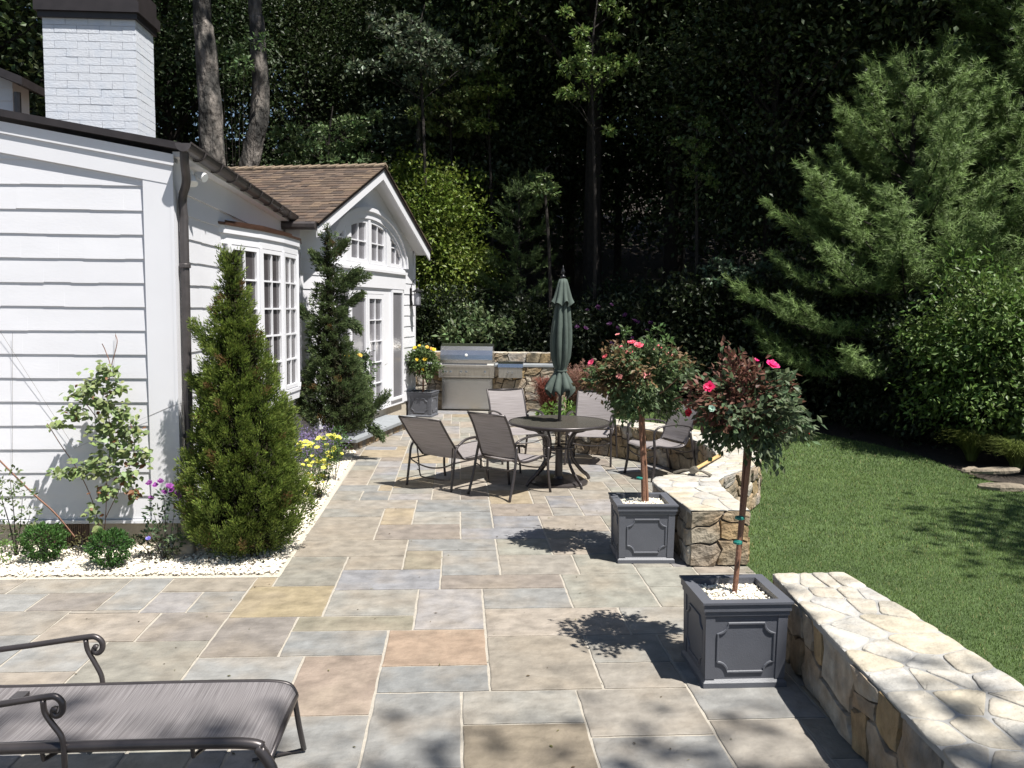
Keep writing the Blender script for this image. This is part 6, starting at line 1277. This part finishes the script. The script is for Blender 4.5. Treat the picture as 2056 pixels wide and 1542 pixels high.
def woods():
    g = np.random.default_rng(99); lab = 'tall dark leafy tree in the shaded woods behind the garden'; grp = 'tall woodland trees'
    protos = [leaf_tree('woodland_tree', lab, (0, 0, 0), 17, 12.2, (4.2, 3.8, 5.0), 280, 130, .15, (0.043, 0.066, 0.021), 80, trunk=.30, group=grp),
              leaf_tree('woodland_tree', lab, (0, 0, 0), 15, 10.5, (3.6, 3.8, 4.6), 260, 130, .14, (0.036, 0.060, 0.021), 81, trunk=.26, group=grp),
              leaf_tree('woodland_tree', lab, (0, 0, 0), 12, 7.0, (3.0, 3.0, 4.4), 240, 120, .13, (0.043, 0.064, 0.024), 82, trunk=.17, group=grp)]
    # (x, y, proto, z scale) -- first row carries its crowns above the picture and shades what is behind it
    S = [(3.5, 22.5, 0), (8.0, 21.5, 0), (12.5, 19.5, 0), (16.8, 15.5, 0), (6.0, 24.5, 1), (10.5, 24.0, 1), (15.0, 22.5, 0), (1.4, 26.0, 1), (19, 18, 0),
         (2.0, 26.5, 2), (5.0, 27.5, 2), (8.5, 27.5, 2), (12.0, 27.5, 2), (16, 26.5, 2), (20, 24.5, 2), (-1.5, 28.0, 2), (-4.5, 26.5, 2), (-8.0, 25, 1), (-6.5, 29.5, 0), (-11, 27, 0), (-12.5, 22, 1), (-14.5, 17.5, 0), (-10.5, 18.5, 2),
         (0, 31.5, 0), (4, 32, 1), (8, 32, 0), (12, 32.5, 1), (16.5, 31, 0), (21, 29.5, 1), (-3.5, 33, 1), (-16, 28, 1), (24, 24, 0), (-10, 33, 0), (6.8, 18.9, 2), (10.6, 16.9, 2), (15.6, 17.5, 2), (14.6, 20.5, 2)]
    used = set()
    for x, y, k in S:
        o = protos[k] if k not in used else copy_tree(protos[k]); used.add(k); gz = 0.24*max(0, y-21)*(1 if y > 21 else 0); o.location = (x, y, gz-.1); s_ = g.uniform(.88, 1.12); o.rotation_euler = (0, 0, g.uniform(0, 6.28)); o.scale = (s_, s_, s_)
woods()
# far wood as one mass
def far_wood():
    g = np.random.default_rng(101); n = 110000; K0 = 900; x = g.uniform(-34, 42, K0); y = g.uniform(36, 48, K0); z = 0.24*(y-21)+g.uniform(-1, 1, K0)**1*9+8.5
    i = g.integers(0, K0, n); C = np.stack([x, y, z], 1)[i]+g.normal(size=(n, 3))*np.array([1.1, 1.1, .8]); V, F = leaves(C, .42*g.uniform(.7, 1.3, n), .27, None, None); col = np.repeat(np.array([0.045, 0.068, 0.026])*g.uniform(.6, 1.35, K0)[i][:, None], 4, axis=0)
    tag(npmesh('far_woodland', V, F, MT['leaf'], cols=col), 'far mass of dark woodland filling the slope behind the trees', 'woodland', kind='stuff')
far_wood()
# big mossy trunks behind the house
def bigtrunk(label, pts, Y, w0, seed, fork=None):
    g = np.random.default_rng(seed); P = [aty(x, y, Y) for x, y in pts]; sl0 = (P[0][0]-P[1][0])/(P[1][2]-P[0][2]); pb = np.array([P[0][0]+sl0*(P[0][2]+0.2)*0.3, Y, -0.2]); P = [pb+(P[0]-pb)*k_ for k_ in (0, .3, .55, .75, .9)]+P; top = P[-1]+np.array([.0, 0, 5.5]); P.append(top); sp = spline(P, 10); t = thing('mossy_tree', label, 'tree', (P[0][0], Y, 0), group=None)
    rad = np.interp(np.linspace(0, 1, len(sp)), [0, .25, .6, 1], [w0*1.25, w0, w0*.9, w0*.55]); V, F = tube(sp, rad, 22); V = V+(np.sin(V[:, 2:3]*7+seed)*.018+np.sin(V[:, :1]*31+V[:, 2:3]*2)*.014)*unit(g.normal(size=V.shape)*.2+[.5, -.8, 0]); mb = MB(); mb.add(V, F)
    for k in range(5):
        a = g.uniform(-2.6, -.5); q = P[-1]-[0, 0, g.uniform(0, 4)]; mb.tube([q, q+[math.cos(a)*1.2, math.sin(a)*.8, .5], q+[math.cos(a)*2.8, math.sin(a)*1.6, .9]], [.11, .07, .02], 6)
    mb.build('trunk', MT['bark'], t, smooth=True); c = top+[0, 0, 1.0]; n = 9000; D = rdir(n, .1, g); C = c+D*np.array([4.0, 3.4, 3.2])*g.uniform(.3, 1, (n, 1))**.5; C = C+g.normal(size=(n, 3))*.2
    cloud(t, 'crown', C, None if False else unit(D+g.normal(size=(n, 3))*.8), None, .2, .13, (0.05, 0.075, 0.028), 'leaf'); return t
bigtrunk('thick mossy grey trunk nearest the chimney behind the house', [(428, 350), (424, 260), (418, 160), (410, 60), (404, -20)], 16.0, .235, 1)
bigtrunk('slimmer leaning mossy trunk right of the thick one behind the house', [(496, 350), (510, 290), (523, 210), (520, 120), (515, 40), (511, -20)], 16.8, .19, 2)
leafy('hemlock_branch_tree', 'small leafy sapling growing between the two mossy trunks', 'tree', bl([(462, 125, 26, 14), (490, 130, 22, 14), (445, 112, 12, 10), (470, 150, 20, 10), (520, 85, 24, 14), (480, 100, 14, 8)], 16.2, .2, 9), 16.2, .09, (0.075, 0.125, 0.045), 91, per=80, base=(*aty(470, 340, 16.4)[:2], 0))
leaf_tree('woodland_tree', 'leafy dark tree standing behind the chimney at the far left', (-9.6, 17.5, 0), 9, 6.2, (2.6, 2.2, 2.6), 200, 70, .13, (0.06, 0.085, 0.028), 92, trunk=.16)
mb = MB(); sp = spline([aty(838, 345, 23), aty(842, 310, 23), aty(840, 280, 23), aty(845, 240, 23)], 5); mb.tube([np.array([sp[0][0], 23, 0.3])]+list(sp), [.12]+[.10]*6+[.08]*(len(sp)-6), 8); st0 = tag(mb.build('tree_snag', MT['bark'], origin=(float(sp[0][0]), 23, 0.3)), 'broken pale dead trunk standing among leaves above the gable', 'snag')
# trees beside and behind the camera: their dappled shade falls across the near paving, wall and lawn
leaf_tree('shade_tree', 'tall leafy shade tree standing on the lawn behind the viewer', (6.6, -6.25, 0), 15, 12.5, (4.9, 3.2, 2.2), 240, 74, .19, (0.07, 0.10, 0.03), 95, trunk=.26, lean=(-1.2, 2.0))
leaf_tree('shade_tree', 'leafy shade tree on the right side of the lawn outside the view', (10.6, 4.3, 0), 11, 8.6, (2.7, 1.5, 2.0), 110, 70, .17, (0.07, 0.10, 0.03), 96, trunk=.22)

# added tree: its unseen crown above the picture shades the back of the garden
leaf_tree('woodland_tree', 'added tall tree whose unseen crown shades the hedge at the back of the lawn', (9.2, 20.5, 0), 14, 10.7, (3.7, 2.9, 2.1), 260, 120, .16, (0.040, 0.062, 0.021), 120, trunk=.28, lean=(-.1, -4.2), group=None)
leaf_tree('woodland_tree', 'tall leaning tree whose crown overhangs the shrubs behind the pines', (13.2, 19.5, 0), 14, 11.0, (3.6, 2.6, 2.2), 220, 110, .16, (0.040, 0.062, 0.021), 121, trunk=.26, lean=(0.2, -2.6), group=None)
# added saplings, leaf colour raised to stand for sunlit clumps in the wood
def sapling(label, px, py, Y, pts, L, col, seed, per=60):
    b0 = aty(px, 640, Y); B_ = bl(pts, Y, .7, seed); o = leafy('woodland_sapling', label, 'tree', B_, Y, L, col, seed, per=per, base=(b0[0], Y, 0.0), wr=.6, stems=False)
    top = max(b[2] for b in B_)+.2; lo = min(b[2] for b in B_); mx = sum(b[0] for b in B_)/len(B_); mb = MB(); tr = spline([(b0[0], Y, -.3), ((b0[0]*2+mx)/3+.08, Y+.05, lo*.6), (mx, Y, (lo+top)/2), (mx+.1, Y, top)], 5); mb.tube(tr, np.linspace(.055, .012, len(tr)), 6)
    for x, y, z, rx, rz in B_: zz = max(lo*.6, z-abs(x-mx)*.6); q = tr[int(np.argmin(abs(tr[:, 2]-zz)))]; mb.tube([q, (q+np.array([x, y, z]))/2+[0, 0, .08], (x, y, z)], [.014, .009, .004], 4)
    mb.build('trunk', MT['darkbark'], o); return o
def sprays(cx, cy, rx, ry, n, seed, r0=16):
    g = np.random.default_rng(seed); return [(cx+g.normal()*rx*.5, cy+g.normal()*ry*.5, r0*g.uniform(.6, 1.4), r0*g.uniform(.25, .6)) for _ in range(n)]
sapling('sapling with loose layered sprays coloured as sunlit above the yellow green tree', 905, 300, 22.6, sprays(905, 215, 90, 110, 40, 1), .13, (0.16, 0.21, 0.075), 131, 75)
sapling('grey green sapling with drooping sprays high above the gable', 850, 100, 20.4, sprays(850, 95, 110, 70, 36, 2, 20), .13, (0.125, 0.16, 0.10), 132, 70)
sapling('sapling with leaves coloured as sunlit reaching up left of the slender young pine', 985, 330, 22.2, sprays(985, 170, 50, 110, 26, 3), .12, (0.15, 0.21, 0.055), 133, 65)
sapling('thin sapling with sprays coloured as sunlit in the dark above the umbrella', 1190, 200, 18.6, sprays(1195, 130, 70, 110, 26, 4), .11, (0.16, 0.23, 0.065), 134, 60)
sapling('thin sapling with one low bright spray right of the umbrella', 1100, 400, 18.8, sprays(1095, 375, 26, 34, 12, 5, 13), .11, (0.12, 0.17, 0.06), 135, 50)
sapling('sparse sapling with scattered bright leaves left of the pine', 1390, 400, 18.0, sprays(1400, 290, 60, 90, 16, 6, 11), .10, (0.12, 0.18, 0.055), 136, 44)
sapling('tall sapling with sprays coloured as sunlit above the pine', 1710, 200, 18.5, sprays(1700, 140, 60, 110, 30, 7, 14), .11, (0.12, 0.175, 0.06), 137, 50)
sapling('low blue green sapling spray at the left edge of the pine', 1500, 560, 16.6, sprays(1490, 545, 60, 26, 14, 8, 14), .10, (0.10, 0.15, 0.09), 138, 50)
sapling('leafy sapling behind the roof between the mossy trunks and the gable', 640, 300, 21.0, sprays(660, 290, 120, 60, 40, 9, 18), .12, (0.12, 0.175, 0.07), 139, 70)

# fallen bits of leaf and twig on the paving
def litter():
    g = np.random.default_rng(222); n = 150; X = g.uniform(-3.2, 1.7, n); Y = g.uniform(3.4, 9.5, n); k = (X > -1.2) | (Y < 6.35); X, Y = X[k], Y[k]; n = len(X)
    C = np.stack([X, Y, np.full(n, .004)], 1); a = g.uniform(0, 6.283, n); A = np.stack([np.cos(a), np.sin(a), np.full(n, .12)], 1); N = unit(np.stack([g.normal(size=n)*.25, g.normal(size=n)*.25, np.ones(n)], 1))
    V, F = leaves(C, g.uniform(.010, .030, n), g.uniform(.004, .013, n), unit(A), N); col = np.where(g.uniform(size=(n, 1)) < .5, np.array([[.10, .07, .04]]), np.array([[.16, .15, .06]]))*g.uniform(.5, 1.3, (n, 1))
    tag(npmesh('leaf_litter', V, F, MT['leaf'], cols=np.repeat(col, 4, axis=0)), 'tiny dry leaves and twigs scattered over the flagstone paving', 'leaf litter', kind='stuff')
litter()
